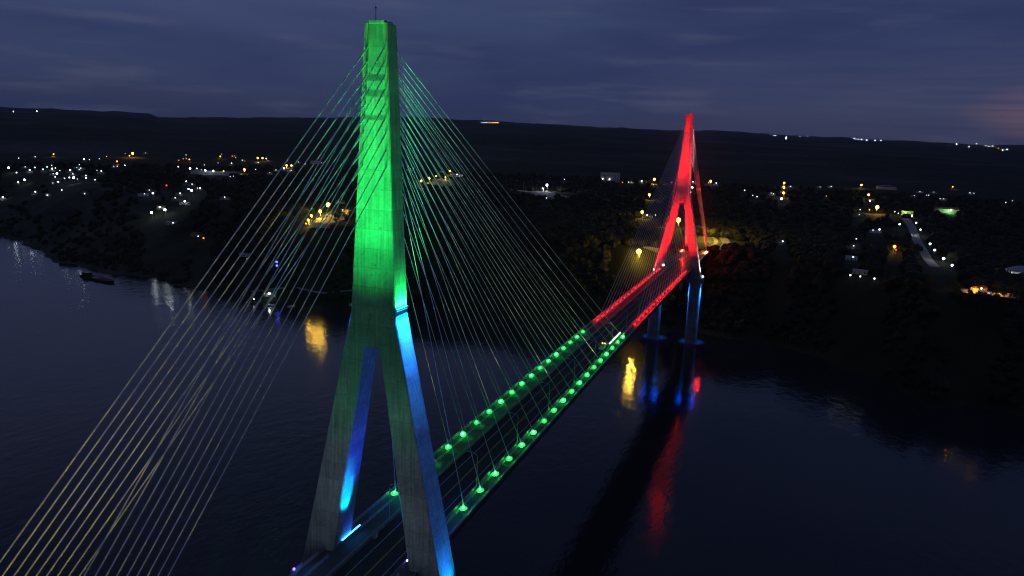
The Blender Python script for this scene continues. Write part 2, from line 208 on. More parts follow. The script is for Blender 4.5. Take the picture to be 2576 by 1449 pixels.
def pylon(name,label,yc,sg,hue):
    """sg=+1: main span lies towards +y"""
    root=empty(name,(0,yc,ZW));root['label']=label;root['category']='bridge pylon';root['group']='pylons of the cable-stayed bridge'
    def P(mb,n,m,smooth=False): # world coords -> local
        o=mb.build(n,m,root,smooth);o.matrix_parent_inverse=Matrix.Translation((0,-yc,H));return o
    # mast
    zs=sorted(set([56.9,58.2]+[57+4.2*i for i in range(1,15)]+[57.09+4.2*i for i in range(1,15)]+[p for p in [87.9,88,98.2,98.3,99.3,99.4,101,103,104.4,104.5,106.1,106.2,107.6,107.8,109,112.5,117.6]]))
    mb=MB();mb.loft([mast_ring(z,yc,.012 if any(abs(z-(57.045+4.2*i))<.05 for i in range(1,15)) else 0) for z in zs])
    mast=P(mb,'mast',M['conc'])
    rm=MB();
    for sy in(-1,1): rm.box(-1.9,1.9,yc+sy*1.2-.55,yc+sy*1.2+.55,117.55,118.1)
    o=rm.build('roof_slab',M['conc'],mast)
    # small openings (inspection windows) under the anchor zone
    wb=MB()
    for z in (110.6,101.6): 
        for x in(-.75,.75):
            wb.box(x-.22,x+.22,yc-mast_d(z)+.05,yc-mast_d(z)+1.3,z-.45,z+.45)
    an=MB();an.tube([(-.9,yc-.4,118),(-.9,yc-.4,120.6),(-.9,yc-.4,121.5)],[.09,.06,.03],5).ball((-.9,yc-.4,120.8),.22,6,4)
    ao=an.build('antenna',M['dark'],root);ao.matrix_parent_inverse=Matrix.Translation((0,-yc,H))
    # web between the legs under the fork
    mb=MB();mb.box(-1.75,1.75,yc-2.72,yc+2.72,49.2,56.9);P(mb,'fork_web',M['conc'])
    # legs
    for sx in (-1,1):
        rings=[]
        def sec(z,ins=0):
            t=(56.9-z)/(56.9+9);xo=5.494+(19.325-5.494)*t-ins;xi=max(0.0,11.168*(59.865-z)/68.85)+ins;d=2.973+(4.0-2.973)*t-ins
            c=.25
            q=[(xi,-d+c),(xi+c,-d),(xo-c,-d),(xo,-d+c),(xo,d-c),(xo-c,d),(xi+c,d),(xi,d-c)]
            if sx<0:q=[(-a,b) for a,b in reversed(q)]
            # joints lie square to the inclined leg
            k=.245*sx
            zz=[z-(abs(a)-(xi+xo)/2)*(-.245)*1.0 for a,b in q]
            out=[]
            for (a,b),z2 in zip(q,zz):
                if z>56 or z<-8: z2=z
                out.append((a-(0 if z>56 or z<-8 else (z2-z)*.19*(1 if a>0 else -1)),b+yc,z2))
            return out
        z=-9;lv=[sec(-9)]
        k=0
        while z<50:
            z+=4.3;k+=1
            e=.02*((k*7)%3)
            lv+= [sec(z-.1,e),sec(z-.05,.04),sec(z,e)]
        lv+=[sec(56.9)]
        mb=MB();mb.loft(lv);P(mb,'leg',M['conc'])
    mb=MB();mb.box(-12.6,12.6,yc-2.6,yc+2.6,-9.0,-4.6);P(mb,'crossbeam',M['conc'])
    for sx in(-1,1):
        x0,x1=sorted((sx*8.2,sx*21.2));mb=MB()
        mb.box(x0,x1,yc-5.2,yc+5.2,-13.4,-9.02);P(mb,'pier_cap',M['conc2'])
        rings=[]
        for z in [ZW-4]+[ZW+3.5*i for i in range(1,15)]+[-13.42]:
            r=[]
            for k in range(28):
                a=2*math.pi*k/28;c,s2=math.cos(a),math.sin(a);e=.62
                r.append((sx*15.28+4.75*math.copysign(abs(c)**e,c),yc+4.3*math.copysign(abs(s2)**e,s2),z))
            rings.append(r)
        mb=MB();mb.loft(rings);P(mb,'pier',M['conc2'],True)
        for q in(-1,1):
            xx=sx*15.28+q*5.0;o=MB().box(xx-.5,xx+.5,yc-1.8,yc+.4,-13.95,-13.42).build('pier_light',emis('pier blue glow',(.0,.07,1),110.) if 'pier blue glow' not in bpy.data.materials else bpy.data.materials['pier blue glow'],root);o.matrix_parent_inverse=Matrix.Translation((0,-yc,H))
        # service platform on the outer face at the kink
        mb=MB();x=5.44;a,b=sorted((sx*x,sx*(x+.38)))
        mb.box(a,b,yc-3.1,yc+3.1,58.0,58.22)
        for y in(-3,-1.5,0,1.5,3):mb.box(a+.02 if sx<0 else b-.1,a+.1 if sx<0 else b-.02,yc+y-.04,yc+y+.04,58.22,58.75)
        pf=P(mb,'service_platform',M['steel'])
        for nm,z,c in(('floodlight',58.36,'t' if hue=='g' else 'wh'),('floodlight',57.86,'c' if hue=='g' else 'r')):
            if hue=='r' and sx<0: continue
            mb=MB();xx=sx*(x+.2);mb.box(xx-.05,xx+.05,yc-2.3,yc+2.3,z-.04,z+.04)
            mb.build(nm,E(c,7 if hue=='g' else 8),pf)
    # stays
    stays=[]
    for sx in(-1,1):
        for k in range(18):
            z,x=mzx((17-k)/2);a=Vector((sx*x,yc+sg*(mast_d(z)-.1),z));yk=Y0+k*SP
            yy=yc+sg*yk;b=Vector((sx*LW,yy,dz(yy)+.35));d=(b-a);Ln=d.length;d/=Ln
            sag=Ln*Ln/Ln*.0025
            mb=MB();P0=a;pts=[a,a+d*4.5,a+d*4.6];rad=[.16,.16,.082]
            for t in (.2,.35,.5,.65,.8):
                pts.append(a+d*Ln*t-Vector((0,0,sag*4*t*(1-t))));rad.append(.082)
            pts+=[b-d*5.1,b-d*5.0,b];rad+=[.082,.15,.16]
            P(mb.tube(pts,rad,6,False),'stay_cable',M['stay'])
        for j in range(9):
            z,x=ZS[j],XS[j];a=Vector((sx*x,yc-sg*(mast_d(z)-.55),z));yy=yc-sg*(131.6-2.2*j);b=Vector((sx*9.5,yy,dz(yy)+1.2));d=(b-a);Ln=d.length;d/=Ln
            mb=MB();pts=[a,a+d*5.2,a+d*5.3];rad=[.18,.18,.102];sag=Ln*.002
            for t in(.25,.5,.75):pts.append(a+d*Ln*t-Vector((0,0,sag*4*t*(1-t))));rad.append(.102)
            pts+=[b-d*4.1,b-d*4,b];rad+=[.102,.17,.18]
            P(mb.tube(pts,rad,6,False),'stay_cable',M['stay'])
    return root
PN=pylon('bridge_pylon','tall near concrete pylon lit green above and blue down its legs, mast with antenna',0,1,'g')
PF=pylon('bridge_pylon','smaller far concrete pylon washed in red light, blue lit piers standing in the river',SPAN,-1,'r')
# ------------------------------------------------------------------ deck
DK=empty('bridge_deck',(0,235,-1));tag(DK,'long concrete road deck crossing the dark river between the two pylons','bridge deck')
def strip(name,m,x0,x1,z0,z1,ya=-145,yb=615,step=11.3,par=None,gaps=None):
    mb=MB();ys=[];y=ya
    while y<yb: ys.append(y);y+=step
    ys.append(yb)
    mb.loft([[(x0,y,dz(y)+z0),(x1,y,dz(y)+z0),(x1,y,dz(y)+z1),(x0,y,dz(y)+z1)][::-1] for y in ys])
    o=mb.build(name,m,DK);o.matrix_parent_inverse=Matrix.Translation((0,-235,1));return o
def DP(mb,name,m,par=None):
    o=mb.build(name,m,par or DK);o.matrix_parent_inverse=Matrix.Translation((0,-235,1));return o
# slab with edge girders
mb=MB();ys=[-145+11.5*i for i in range(67)]
mb.loft([[(x,y,dz(y)+z) for x,z in [(-12.4,0),(12.4,0),(12.4,-.35),(12.0,-2.3),(9.0,-2.3),(8.8,-.4),(-8.8,-.4),(-9.0,-2.3),(-12.0,-2.3),(-12.4,-.35)]][::-1] for y in ys])
for i in range(-12,53):
    y=Y0+SP*i-5.7
    if -140<y<610: mb.box(-8.8,8.8,y-.2,y+.2,dz(y)-1.9,dz(y)-.42)
for i in range(42):
    y=Y0+i*SP if i<18 else None
    for yy in ([y,SPAN-y] if y else []):
        for sx in(-1,1):mb.box(sx*LW-.45,sx*LW+.45,yy-.7,yy+.7,dz(yy)-2.9,dz(yy)-2.32)
DP(mb,'deck_slab',M['deck'])
strip('carriageway',M['asphalt'],-4.58,7.88,.004,.05)
strip('lane_line',M['white'],-1.9,-1.75,.054,.058);strip('lane_line',M['white'],5.62,5.77,.054,.058)
strip('centre_line',M['yellow'],1.85,1.98,.054,.058);strip('centre_line',M['yellow'],2.15,2.28,.054,.058)
strip('barrier',M['barrier'],-5.15,-4.6,.004,.95);strip('barrier',M['barrier'],7.9,8.3,.004,.9)
strip('edge_kerb',M['barrier'],-12.35,-12.05,.004,.3);strip('edge_kerb',M['barrier'],12.05,12.35,.004,.3)
for x in(-12.2,12.2,-9.3,9.3):
    z0=.3 if abs(x)>10 else .004
    for ya,yb in((-144,-7),(7,463),(477,614)):
        mb=MB();n=int((yb-ya)/2.27)
        for i in range(n+1):
            y=ya+(yb-ya)*i/n;mb.box(x-.04,x+.04,y-.04,y+.04,dz(y)+z0,dz(y)+1.15)
        K=max(2,int((yb-ya)/11));yy=[ya+(yb-ya)*i/K for i in range(K+1)]
        for z in(.5,.8,1.12): mb.loft([[(x-.055,a,dz(a)+z-.05),(x-.055,a,dz(a)+z),(x+.055,a,dz(a)+z),(x+.055,a,dz(a)+z-.05)] for a in yy])
        DP(mb,'railing',M['rail'])
for sx in(-1,1):
    for yc,s in((0,1),(SPAN,-1)):
        ya,yb=sorted((yc-s*134,yc-s*109));mb=MB();x0,x1=sorted((sx*8.6,sx*10.6));mb.box(x0,x1,ya,yb,dz(ya)-2.6,dz(ya)+.7);DP(mb,'anchor_block',M['deck'])
# approach piers
for y in(-72,545):
    for x in(-6,6):
        mb=MB();mb.tube([(x,y,ZW-4),(x,y,dz(y)-3.2)],1.5,16)
        o=mb.build('approach_pier',M['conc2'],DK,True);o.matrix_parent_inverse=Matrix.Translation((0,-235,1))
    mb=MB();mb.box(-9.5,9.5,y-1.3,y+1.3,dz(y)-3.2,dz(y)-2.32);DP(mb,'pier_head',M['conc2'])
for y,lab in((-148,'near'),(618,'far')):
    mb=MB();mb.box(-12.5,12.5,y-3,y+2.9,-30,dz(y)-.02);DP(mb,'abutment',M['conc2'])
# ------------------------------------------------------------------ lamp fittings on the deck
def dlamp(name,x,y,r,em,label,group,cat='floodlight',dish=0):
    z=dz(y);o=empty(name,(x,y,z));tag(o,label,cat,group)
    MB().box(-.22,.22,-.22,.22,.004,.3).box(-.05,.05,-.05,.05,.3,.5).build('bracket',M['dark'],o)
    if dish:
        yc=0 if y<235 else SPAN
        ax=(Vector((0,yc,112))-Vector((x,y,z))).normalized();u=ax.cross(Vector((0,0,1))).normalized();v=ax.cross(u);c=Vector((0,0,1.0))
        mb=MB();rings=[]
        for rr,hh in((.12,-.42),(.5,-.34),(.85,-.16),(dish,.03),(dish+.03,.0),(.85,-.22),(.5,-.42),(.12,-.5)):
            rings.append([c+ax*hh+u*rr*math.cos(2*math.pi*k/14)+v*rr*math.sin(2*math.pi*k/14) for k in range(14)])
        mb.loft(rings,True);mb.build('halo_dish',M['wall'],o,True);MB().ball(c+ax*.32,r,10,7).build('lamp',em,o,True)  # oversized dish added to catch lamp light as a halo
    else: MB().ball((0,0,.5+r),r,10,7).build('lamp',em,o,True)
    return o
GL=emis('green lamp glow',(.02,1,.07),26.);RL=emis('red lamp glow',(1,.004,.004),70.)
GLV=[GL,emis('green lamp glow dimmer',(.02,1,.06),17.),emis('green lamp glow bright',(.022,1,.08),40.)]
for sx,sn in((-1,'left'),(1,'right')):
    for k in range(18):
        y=Y0+SP*k
        dlamp('stay_floodlight',sx*(LW+.0),y-.8,(.32,.38,.42,.35,.4)[(k*3+(sx>0)*2)%5],GLV[(k*5+(sx>0))%3],'green floodlight at a stay foot, %s from the near pylon in the %s row'%(ordn(k),sn),'green floodlights at the feet of the near stays',dish=1.1)
        y=SPAN-Y0-SP*k
        dlamp('stay_floodlight',sx*(LW+.0),y-.8,.2,RL,'red floodlight at a stay foot, %s from the far pylon in the %s row'%(ordn(k),sn),'red floodlights at the feet of the far stays')
# unlit street lamps with curved arm
def deckpole(x,y,sd,label,h=9.5):
    o=empty('street_lamp',(x,y,dz(y)+.92));tag(o,label,'street lamp','unlit lamp poles along the deck')
    MB().tube([(0,0,0),(0,0,h*.8),(0,0,h*.88),(sd*.35,0,h*.96),(sd*1.2,0,h),(sd*2.6,0,h+.12)],[.11,.08,.075,.07,.06,.05],6).build('pole',M['steel'],o)
    MB().box(min(sd*2.4,sd*3.3),max(sd*2.4,sd*3.3),-.16,.16,h+.06,h+.2).build('lamp_head',M['steel'],o)
for i in range(13):
    y=40+33*i
    deckpole(8.1,y,-1,'unlit grey street lamp on the right deck barrier, %s counted from the near pylon'%ordn(i))
deckpole(-5.0,14,1,'unlit curved street lamp beside the left leg of the green pylon')
o=empty('control_cabinet',(-4.1,5.4,dz(5)+.05));tag(o,'pale square cabinet beside the barrier between the legs of the green pylon','cabinet')
MB().box(-.55,.45,-.7,.7,0,1.5).build('cabinet_body',M['barrier'],o);MB().box(-.65,.55,-.8,.8,1.5,1.62).build('cabinet_lid',M['barrier'],o);MB().box(.45,.48,-.5,.5,.15,1.35).build('door',M['rail'],o)
# LED strip and small lamps at the pylon base
o=empty('strip_light',(-9.35,3.0,dz(3)+1.35));tag(o,'long glowing blue strip light along the foot of the left leg of the green pylon','strip light')
MB().box(-.15,.15,-4.1,4.1,-.1,.0).box(-.06,.06,-3.5,-3.3,-1.35,-.1).box(-.06,.06,3.3,3.5,-1.35,-.1).build('base',M['dark'],o);MB().tube([(0,-3.95,.16),(0,3.95,.16)],.15,8).build('tube',emis('strip blue glow',(.02,.3,1),16.),o)
for nm,(x,y,z),c,st,lab in(('marker_light',(8.8,-2.2,dz(0)+.9),'v',30,'tiny blue marker light on the right barrier by the right leg of the green pylon'),
    ('marker_light',(-20.6,-4.6,-9.0),'v',3,'dim violet lamp on the cap at the left foot of the green pylon')):
    o=empty(nm,(x,y,z));tag(o,lab,'marker light');MB().box(-.15,.15,-.15,.15,0,.2).build('base',M['dark'],o);MB().ball((0,0,.4),.2 if st>5 else .35,8,5).build('lamp',E(c,float(st)),o,True)
# red anchor strips at the far end and yellow at the near end
for sx,sn in((-1,'left'),(1,'right')):
    ya=571;o=empty('anchor_floodlight',(sx*10.9,ya,dz(ya)));tag(o,'glaring red strip light at the %s back stay anchors behind the red pylon'%sn,'floodlight','strip lights at the far back stay anchors')
    MB().box(-.2,.2,-6,6,.0,.3).build('base',M['dark'],o);MB().tube([(0,-5.5,.7),(0,5.5,.7)],.8 if sx>0 else .32,8).build('tube',E('ro',70.),o)
# white base lamps of the far pylon
for x,y,z,lab in((-10.6,465.5,dz(465)+.05,'white floodlight at the inner foot of the left leg of the red pylon'),(20.3,472.5,-8.98,'white floodlight on the pier cap outside the right leg of the red pylon'),):
    o=empty('floodlight',(x,y,z));tag(o,lab,'floodlight');MB().box(-.3,.3,-.3,.3,0,.3).build('base',M['dark'],o);MB().ball((0,0,.75),.45,8,6).build('lamp',E('wh',25.),o,True)
o=empty('warning_light',(-12.1,430,dz(430)+1.15));tag(o,'white lamp on the left deck edge short of the red pylon','lamp');MB().box(-.1,.1,-.1,.1,0,.6).build('post',M['dark'],o);MB().ball((0,0,.95),.4,8,6).build('lamp',E('wh',14.),o,True)
# bright light bar and works truck on the right side of the deck
o=empty('light_bar',(7.6,214,dz(214)+.05));tag(o,'long pale glowing light bar along the right barrier near mid span','light bar')
for y in(-11,-4,4,11):MB().box(-.06,.06,y-.06,y+.06,0,1.2).build('post',M['dark'],o)
MB().tube([(0,-12,1.3),(0,12,1.3)],.2,8).build('tube',emis('pale tube',(.65,1,.7),3.5),o)
def truck(x,y,rz):
    o=empty('works_truck',(x,y,dz(y)+.05),rz);tag(o,'small works truck with amber beacons stopped beside the right barrier','truck')
    b=MB().box(-1.05,1.05,-3.2,1.4,.75,1.0).build('bed',M['vehp'],o)
    MB().box(-1.05,-.98,-3.2,1.4,1.0,1.5).box(.98,1.05,-3.2,1.4,1.0,1.5).box(-.98,.98,-3.2,-3.13,1.0,1.5).build('side_boards',M['vehp'],o)
    mb=MB();mb.loft([[(sx,1.5,.6),(sx,3.4,.6),(sx,3.45,1.35),(sx,2.95,2.3),(sx,1.5,2.35)] for sx in(-1.0,1.0)]);cab=mb.build('cab',M['vehp'],o)
    MB().add([(-.85,3.0,2.24),(.85,3.0,2.24),(.9,3.47,1.4),(-.9,3.47,1.4)],[(0,1,2,3)]).build('windscreen',M['glass'],cab)
    for x2 in(-.95,.95):
        for y2 in(2.4,-2.1):MB().tube([(x2-.14,y2,.45),(x2+.14,y2,.45)],.45,14).build('wheel',M['tyre'],o)
    for x2 in(-.6,.6):MB().ball((x2,2.2,2.55),.2,8,5).build('beacon',E('y',14.),o)
truck(5.9,195,0)
# ------------------------------------------------------------------ water, land
def water():
    m,nt,o=mat('river water');L=nt.links.new
    p=N(nt,'ShaderNodeBsdfPrincipled');p.inputs['Base Color'].default_value=(.022,.026,.028,1);p.inputs['Roughness'].default_value=.09;p.inputs['IOR'].default_value=1.33
    g=N(nt,'ShaderNodeNewGeometry')
    mp=N(nt,'ShaderNodeMapping');mp.inputs['Scale'].default_value=(1,.6,1);mp.inputs['Rotation'].default_value=(0,0,.5);L(g.outputs['Position'],mp.inputs['Vector'])
    a=N(nt,'ShaderNodeTexNoise');a.inputs['Scale'].default_value=.2;a.inputs['Detail'].default_value=3;L(mp.outputs[0],a.inputs['Vector'])
    b=N(nt,'ShaderNodeTexNoise');b.inputs['Scale'].default_value=.9;b.inputs['Detail'].default_value=2;L(mp.outputs[0],b.inputs['Vector'])
    big=N(nt,'ShaderNodeTexNoise');big.inputs['Scale'].default_value=.007;big.inputs['Detail'].default_value=4;L(mp.outputs[0],big.inputs['Vector'])
    mr=N(nt,'ShaderNodeMapRange');mr.inputs['From Min'].default_value=.35;mr.inputs['From Max'].default_value=.65;mr.inputs['To Min'].default_value=.35;mr.inputs['To Max'].default_value=1.3;L(big.outputs['Fac'],mr.inputs['Value'])
    ad=N(nt,'ShaderNodeMath',operation='MULTIPLY_ADD');L(b.outputs['Fac'],ad.inputs[0]);ad.inputs[1].default_value=.24;L(a.outputs['Fac'],ad.inputs[2])
    mu=N(nt,'ShaderNodeMath',operation='MULTIPLY');L(ad.outputs[0],mu.inputs[0]);L(mr.outputs['Result'],mu.inputs[1])
    bp=N(nt,'ShaderNodeBump');bp.inputs['Strength'].default_value=1.;bp.inputs['Distance'].default_value=.27;L(mu.outputs[0],bp.inputs['Height'])
    L(bp.outputs['Normal'],p.inputs['Normal']);L(p.outputs['BSDF'],o.inputs['Surface']);return m
mb=MB();mb.add([(-9000,-6000,ZW),(7000,-6000,ZW),(7000,3000,ZW),(-9000,3000,ZW)],[(0,1,2,3)])
tag(mb.build('water',water()),kind='structure')
def landmat():
    m,nt,o=mat('land cover');L=nt.links.new
    p=N(nt,'ShaderNodeBsdfPrincipled');p.inputs['Roughness'].default_value=.95;p.inputs['Specular IOR Level'].default_value=.1
    g=N(nt,'ShaderNodeNewGeometry')
    n=N(nt,'ShaderNodeTexNoise');n.inputs['Scale'].default_value=.0011;n.inputs['Detail'].default_value=5;L(g.outputs['Position'],n.inputs['Vector'])
    f=N(nt,'ShaderNodeTexNoise');f.inputs['Scale'].default_value=.03;f.inputs['Detail'].default_value=6;L(g.outputs['Position'],f.inputs['Vector'])
    cr=N(nt,'ShaderNodeValToRGB');e=cr.color_ramp;e.elements[0].position=.4;e.elements[0].color=(.02,.026,.012,1);e.elements[1].position=.66;e.elements[1].color=(.09,.085,.06,1)
    x=e.elements.new(.52);x.color=(.032,.04,.018,1)
    L(n.outputs['Fac'],cr.inputs['Fac'])
    mr=N(nt,'ShaderNodeMapRange');mr.inputs['From Min'].default_value=.3;mr.inputs['From Max'].default_value=.7;mr.inputs['To Min'].default_value=.5;mr.inputs['To Max'].default_value=1.4;L(f.outputs['Fac'],mr.inputs['Value'])
    vm=N(nt,'ShaderNodeVectorMath',operation='SCALE');L(cr.outputs['Color'],vm.inputs[0]);L(mr.outputs['Result'],vm.inputs['Scale'])
    L(vm.outputs['Vector'],p.inputs['Base Color']);L(p.outputs['BSDF'],o.inputs['Surface']);return m
LM=landmat()
rs=[];r=400.
while r<1500:rs.append(r);r+=8
while r<14500:rs.append(r);r*=1.014
az=[-95+.55*i for i in range(320)]
vs=[];fs=[]
for r in rs:
    for a in az:
        x=CX+r*math.sin(R(a));y=CY+r*math.cos(R(a));h=height(x,y)
        if r>1500:h+=(math.sin(x*.011+math.sin(y*.013)*2)+math.sin(y*.017+x*.006))*2.2*min(1,(r-1500)/3000)+max(0,(r-6000)/6000)*(6*math.sin(a*2.1+r*.0007)*math.sin(a*.83)+3*math.sin(a*9.3+math.sin(a*4.1)*2)+4*math.sin(a*23+r*.001))
        vs.append((x,y,h))
n=len(az)
for i in range(len(rs)-1):
    for j in range(n-1):
        q=(i*n+j,i*n+j+1,(i+1)*n+j+1,(i+1)*n+j)
        if max(vs[k][2] for k in q)>ZW-5.5: fs.append(q)
me=MB();me.v=vs;me.f=fs
tag(me.build('hills',LM,None,True),kind='structure')
# near bank behind the viewpoint
mb=MB();xs=[-3000,-1500,-800,-400,-200,-60,0,60,200,400,900,2500];prof=[(-112,ZW-3),(-128,-40),(-146,-6.),(-170,-5),(-600,-4),(-5000,0)]
for x in xs:
    for y,z in prof: mb.v.append((x,y-abs(x)*.12+ (0 if abs(x)<100 else -60),z))
for i in range(len(xs)-1):
    for j in range(len(prof)-1):
        a=i*len(prof)+j;mb.f.append((a,a+len(prof),a+len(prof)+1,a+1))
tag(mb.build('near_bank',LM),kind='structure')
def GZ(x,y):return height(x,y)
def ribbon(name,m,pts,w,lift=.35,kind='structure',step=7):
    P=[Vector((a,b,0)) for a,b in pts];Q=[]
    for a,b in zip(P,P[1:]):
        k=max(1,int((b-a).length/step))
        for i in range(k):Q.append(a+(b-a)*i/k)
    Q.append(P[-1])
    # smooth
    for _ in range(3):Q=[Q[0]]+[(Q[i-1]+Q[i]*2+Q[i+1])/4 for i in range(1,len(Q)-1)]+[Q[-1]]
    mb=MB()
    for i,q in enumerate(Q):
        t=(Q[min(i+1,len(Q)-1)]-Q[max(0,i-1)]).normalized();nn=Vector((-t.y,t.x,0))
        ww=w[0]+(w[1]-w[0])*i/(len(Q)-1) if isinstance(w,tuple) else w
        for s in(-.5,-.17,.17,.5):
            a=q+nn*ww*s;mb.v.append((a.x,a.y,GZ(a.x,a.y)+lift))
    for i in range(len(Q)-1):
        for j in range(3):mb.f.append((i*4+j,i*4+j+1,(i+1)*4+j+1,(i+1)*4+j))
    o=mb.build(name,m)
    return tag(o,kind=kind)
def patch(name,m,pts,lift=.3):
    cx=sum(p[0] for p in pts)/len(pts);cy=sum(p[1] for p in pts)/len(pts)
    mb=MB();n=len(pts);K=5
    for k in range(K+1):
        for (x,y) in pts:
            X=cx+(x-cx)*k/K;Y=cy+(y-cy)*k/K;mb.v.append((X,Y,GZ(X,Y)+lift))
    for k in range(K):
        for i in range(n):
            j=(i+1)%n;a,b,c,d=k*n+i,k*n+j,(k+1)*n+j,(k+1)*n+i
            mb.f.append((a,d,c,b))
    return tag(mb.build(name,m),kind='structure')
# roads on the far bank
mb=MB();mb.loft([[(-9,y,z-4),(10,y,z-4),(10,y,z),(-9,y,z)] for y,z in((620.9,dz(618)),(650,-2.4),(700,-1.6))]);tag(mb.build('road_ramp',M['asphalt']),kind='structure')
ribbon('road',M['asphalt'],[(0,660),(-4,720),(-20,790),(-60,860),(-120,960),(-230,1120),(-330,1300)],17,.5)
ribbon('road',M['pave'],[(20,600),(24,640),(16,690),(-2,745),(-24,792),(-52,812)],8.5,.75)
ribbon('road',M['pave'],[(11,612),(13,650),(6,690),(-12,730),(-34,752)],4,.7)
ribbon('road',M['asphalt'],[(-560,1110),(-600,1230),(-680,1500),(-760,1800)],9,.4)
ribbon('road',M['asphalt'],[(-398,528),(-412,570),(-432,625),(-455,690)],11,.5)
ribbon('road',M['pave'],[(238,1130),(228,960),(216,830),(209,720),(204,650),(203,600)],(11,8),.5)
ribbon('road',M['dirt'],[(-560,1330),(-480,1290),(-420,1180),(-350,1140),(-300,1060)],(16,22),.45)
ribbon('road',M['dirt'],[(-530,1400),(-470,1440),(-380,1500)],14,.42)
ribbon('path',M['dirt'],[(-390,432),(-371,440),(-340,452),(-300,468),(-240,478)],(3,2),.5)
ribbon('road',M['dirt'],[(-330,1330),(-250,1240),(-160,1160)],6,.4)
patch('yard',M['pave'],[(-395,536),(-372,536),(-384,585),(-404,612),(-428,612),(-416,575)],.8)
patch('yard',M['pave'],[(-530,1040),(-505,1060),(-530,1190),(-600,1330),(-640,1320),(-560,1150)],.6)
patch('yard',M['dirt'],[(-300,1010),(-262,1010),(-270,1090),(-340,1180),(-370,1160)],.6)
patch('lawn',M['grass'],[(8,600),(24,604),(22,650),(4,700),(-14,732),(-8,690),(6,640)],.5)
for a in(578,665,742,800):
    x=-40-(a-578)*.1;patch('yard',M['pave'],[(x-8,a-6),(x+9,a-4),(x+9,a+3),(x-8,a+2)],.7)
patch('yard',M['pave'],[(198,478),(236,474),(238,492),(204,496)],.6)
patch('yard',M['pave'],[(236,1120),(250,1118),(252,1136),(238,1140)],.6)
# dark wood along the bank and inland: nobody could count it
lit=[(l[4],l[5],l[3]) for l in LAMPS]
clear=[((-400,570),60),((-560,1180),80),((-610,1300),60),((-320,1120),70),((10,650),42),((-45,700),18),((-50,560),22),((218,484),26),((222,900),20),((208,640),12),((212,760),13),((230,1060),18),((-340,1300),30),((-240,1110),22),((-120,960),18),((0,620),30),((262,592),20),((218,830),18),((236,1010),18),((205,680),14),((-20,760),30)]
def woods():
    rnd=random.Random(3);mb=MB()
    t=(1+5**.5)/2
    ico=[(-1,t,0),(1,t,0),(-1,-t,0),(1,-t,0),(0,-1,t),(0,1,t),(0,-1,-t),(0,1,-t),(t,0,-1),(t,0,1),(-t,0,-1),(-t,0,1)]
    icf=[(0,11,5),(0,5,1),(0,1,7),(0,7,10),(0,10,11),(1,5,9),(5,11,4),(11,10,2),(10,7,6),(7,1,8),(3,9,4),(3,4,2),(3,2,6),(3,6,8),(3,8,9),(4,9,5),(2,4,11),(6,2,10),(8,6,7),(9,8,1)]
    cnt=0
    while cnt<15000:
        a=rnd.uniform(-62,26);rr=rnd.choice((rnd.uniform(450,1000),rnd.uniform(600,1900)));x=CX+rr*math.sin(R(a));y=CY+rr*math.cos(R(a))
        s=y-shore(x)
        if s<8:continue
        if any((x-c[0])**2+(y-c[1])**2<q*q for c,q in clear):continue
        if any((x-l[0])**2+(y-l[1])**2<(7+5*l[2])**2 for l in lit):continue
        # keep lines of sight: nothing tall in front of lamps
        bad=False
        for lx,ly,ls in lit:
            dx,dy=lx-CX,ly-CY;d=math.hypot(dx,dy)
            if d>rr and d-rr<150:
                cr=abs((x-CX)*dy-(y-CY)*dx)/d
                if cr<9:bad=True;break
        if bad:continue
        h=rnd.uniform(2.6,6.) if s>60 else rnd.uniform(1.8,4.2);w=h*rnd.uniform(.8,1.25);z=GZ(x,y)
        q=rnd.random()*6.28
        vs=[]
        for(px,py,pz) in ico:
            k=rnd.uniform(.38,.62);X=px*math.cos(q)-py*math.sin(q);Y=px*math.sin(q)+py*math.cos(q)
            vs.append((x+X*k*w,y+Y*k*w,z+h*.45+pz*k*h))
        mb.add(vs,icf);cnt+=1
    return mb
tag(woods().build('woodland',M['bushes']),'dark woodland canopy covering the far river bank','woodland',kind='stuff')
# single trees with trunk and crown
def tree(x,y,h,label,group=None,seed=0):
    rnd=random.Random(seed);o=empty('broadleaf_tree',(x,y,GZ(x,y)-.1));tag(o,label,'tree',group)
    mb=MB();mb.tube([(0,0,0),(.15,0,h*.3),(.05,.1,h*.62)],[.3,.22,.12],7)
    for i in range(5):
        a=i*1.3+rnd.random();mb.tube([(.1,.05,h*(.3+.06*i)),(math.cos(a)*h*.17,math.sin(a)*h*.17,h*(.5+.05*i)),(math.cos(a)*h*.28,math.sin(a)*h*.28,h*(.6+.05*i))],[.12,.08,.04],5)
    mb.build('trunk',M['bark'],o)
    cb=MB()
    cl=[(rnd.gauss(0,.19)*h,rnd.gauss(0,.19)*h,h*rnd.uniform(.45,.92)) for _ in range(16)]
    for c in cl:
        rr=h*rnd.uniform(.07,.14)
        for _ in range(60):
            d=Vector((rnd.gauss(0,1),rnd.gauss(0,1),rnd.gauss(0,.8))).normalized()*rr*rnd.uniform(.55,1.1);p=Vector(c)+d
            u=Vector((rnd.gauss(0,1),rnd.gauss(0,1),rnd.gauss(0,1))).normalized();v=u.orthogonal().normalized();s=h*.022
            cb.add([p+u*s*1.6,p+v*s,p-u*s*1.6,p-v*s],[(0,1,2,3)])
    cb.build('crown',M['leaf'],o)
k=0
for i,(x,y,h) in enumerate([(-371,548,10),(-364,558,9),(-380,566,11),(-366,572,9),(-392,592,9),(-378,590,10)]):
    tree(x,y,h,'leafy tree by the amber lit riverside yard, %s from the river'%ordn(i),'trees beside the amber yard',i)
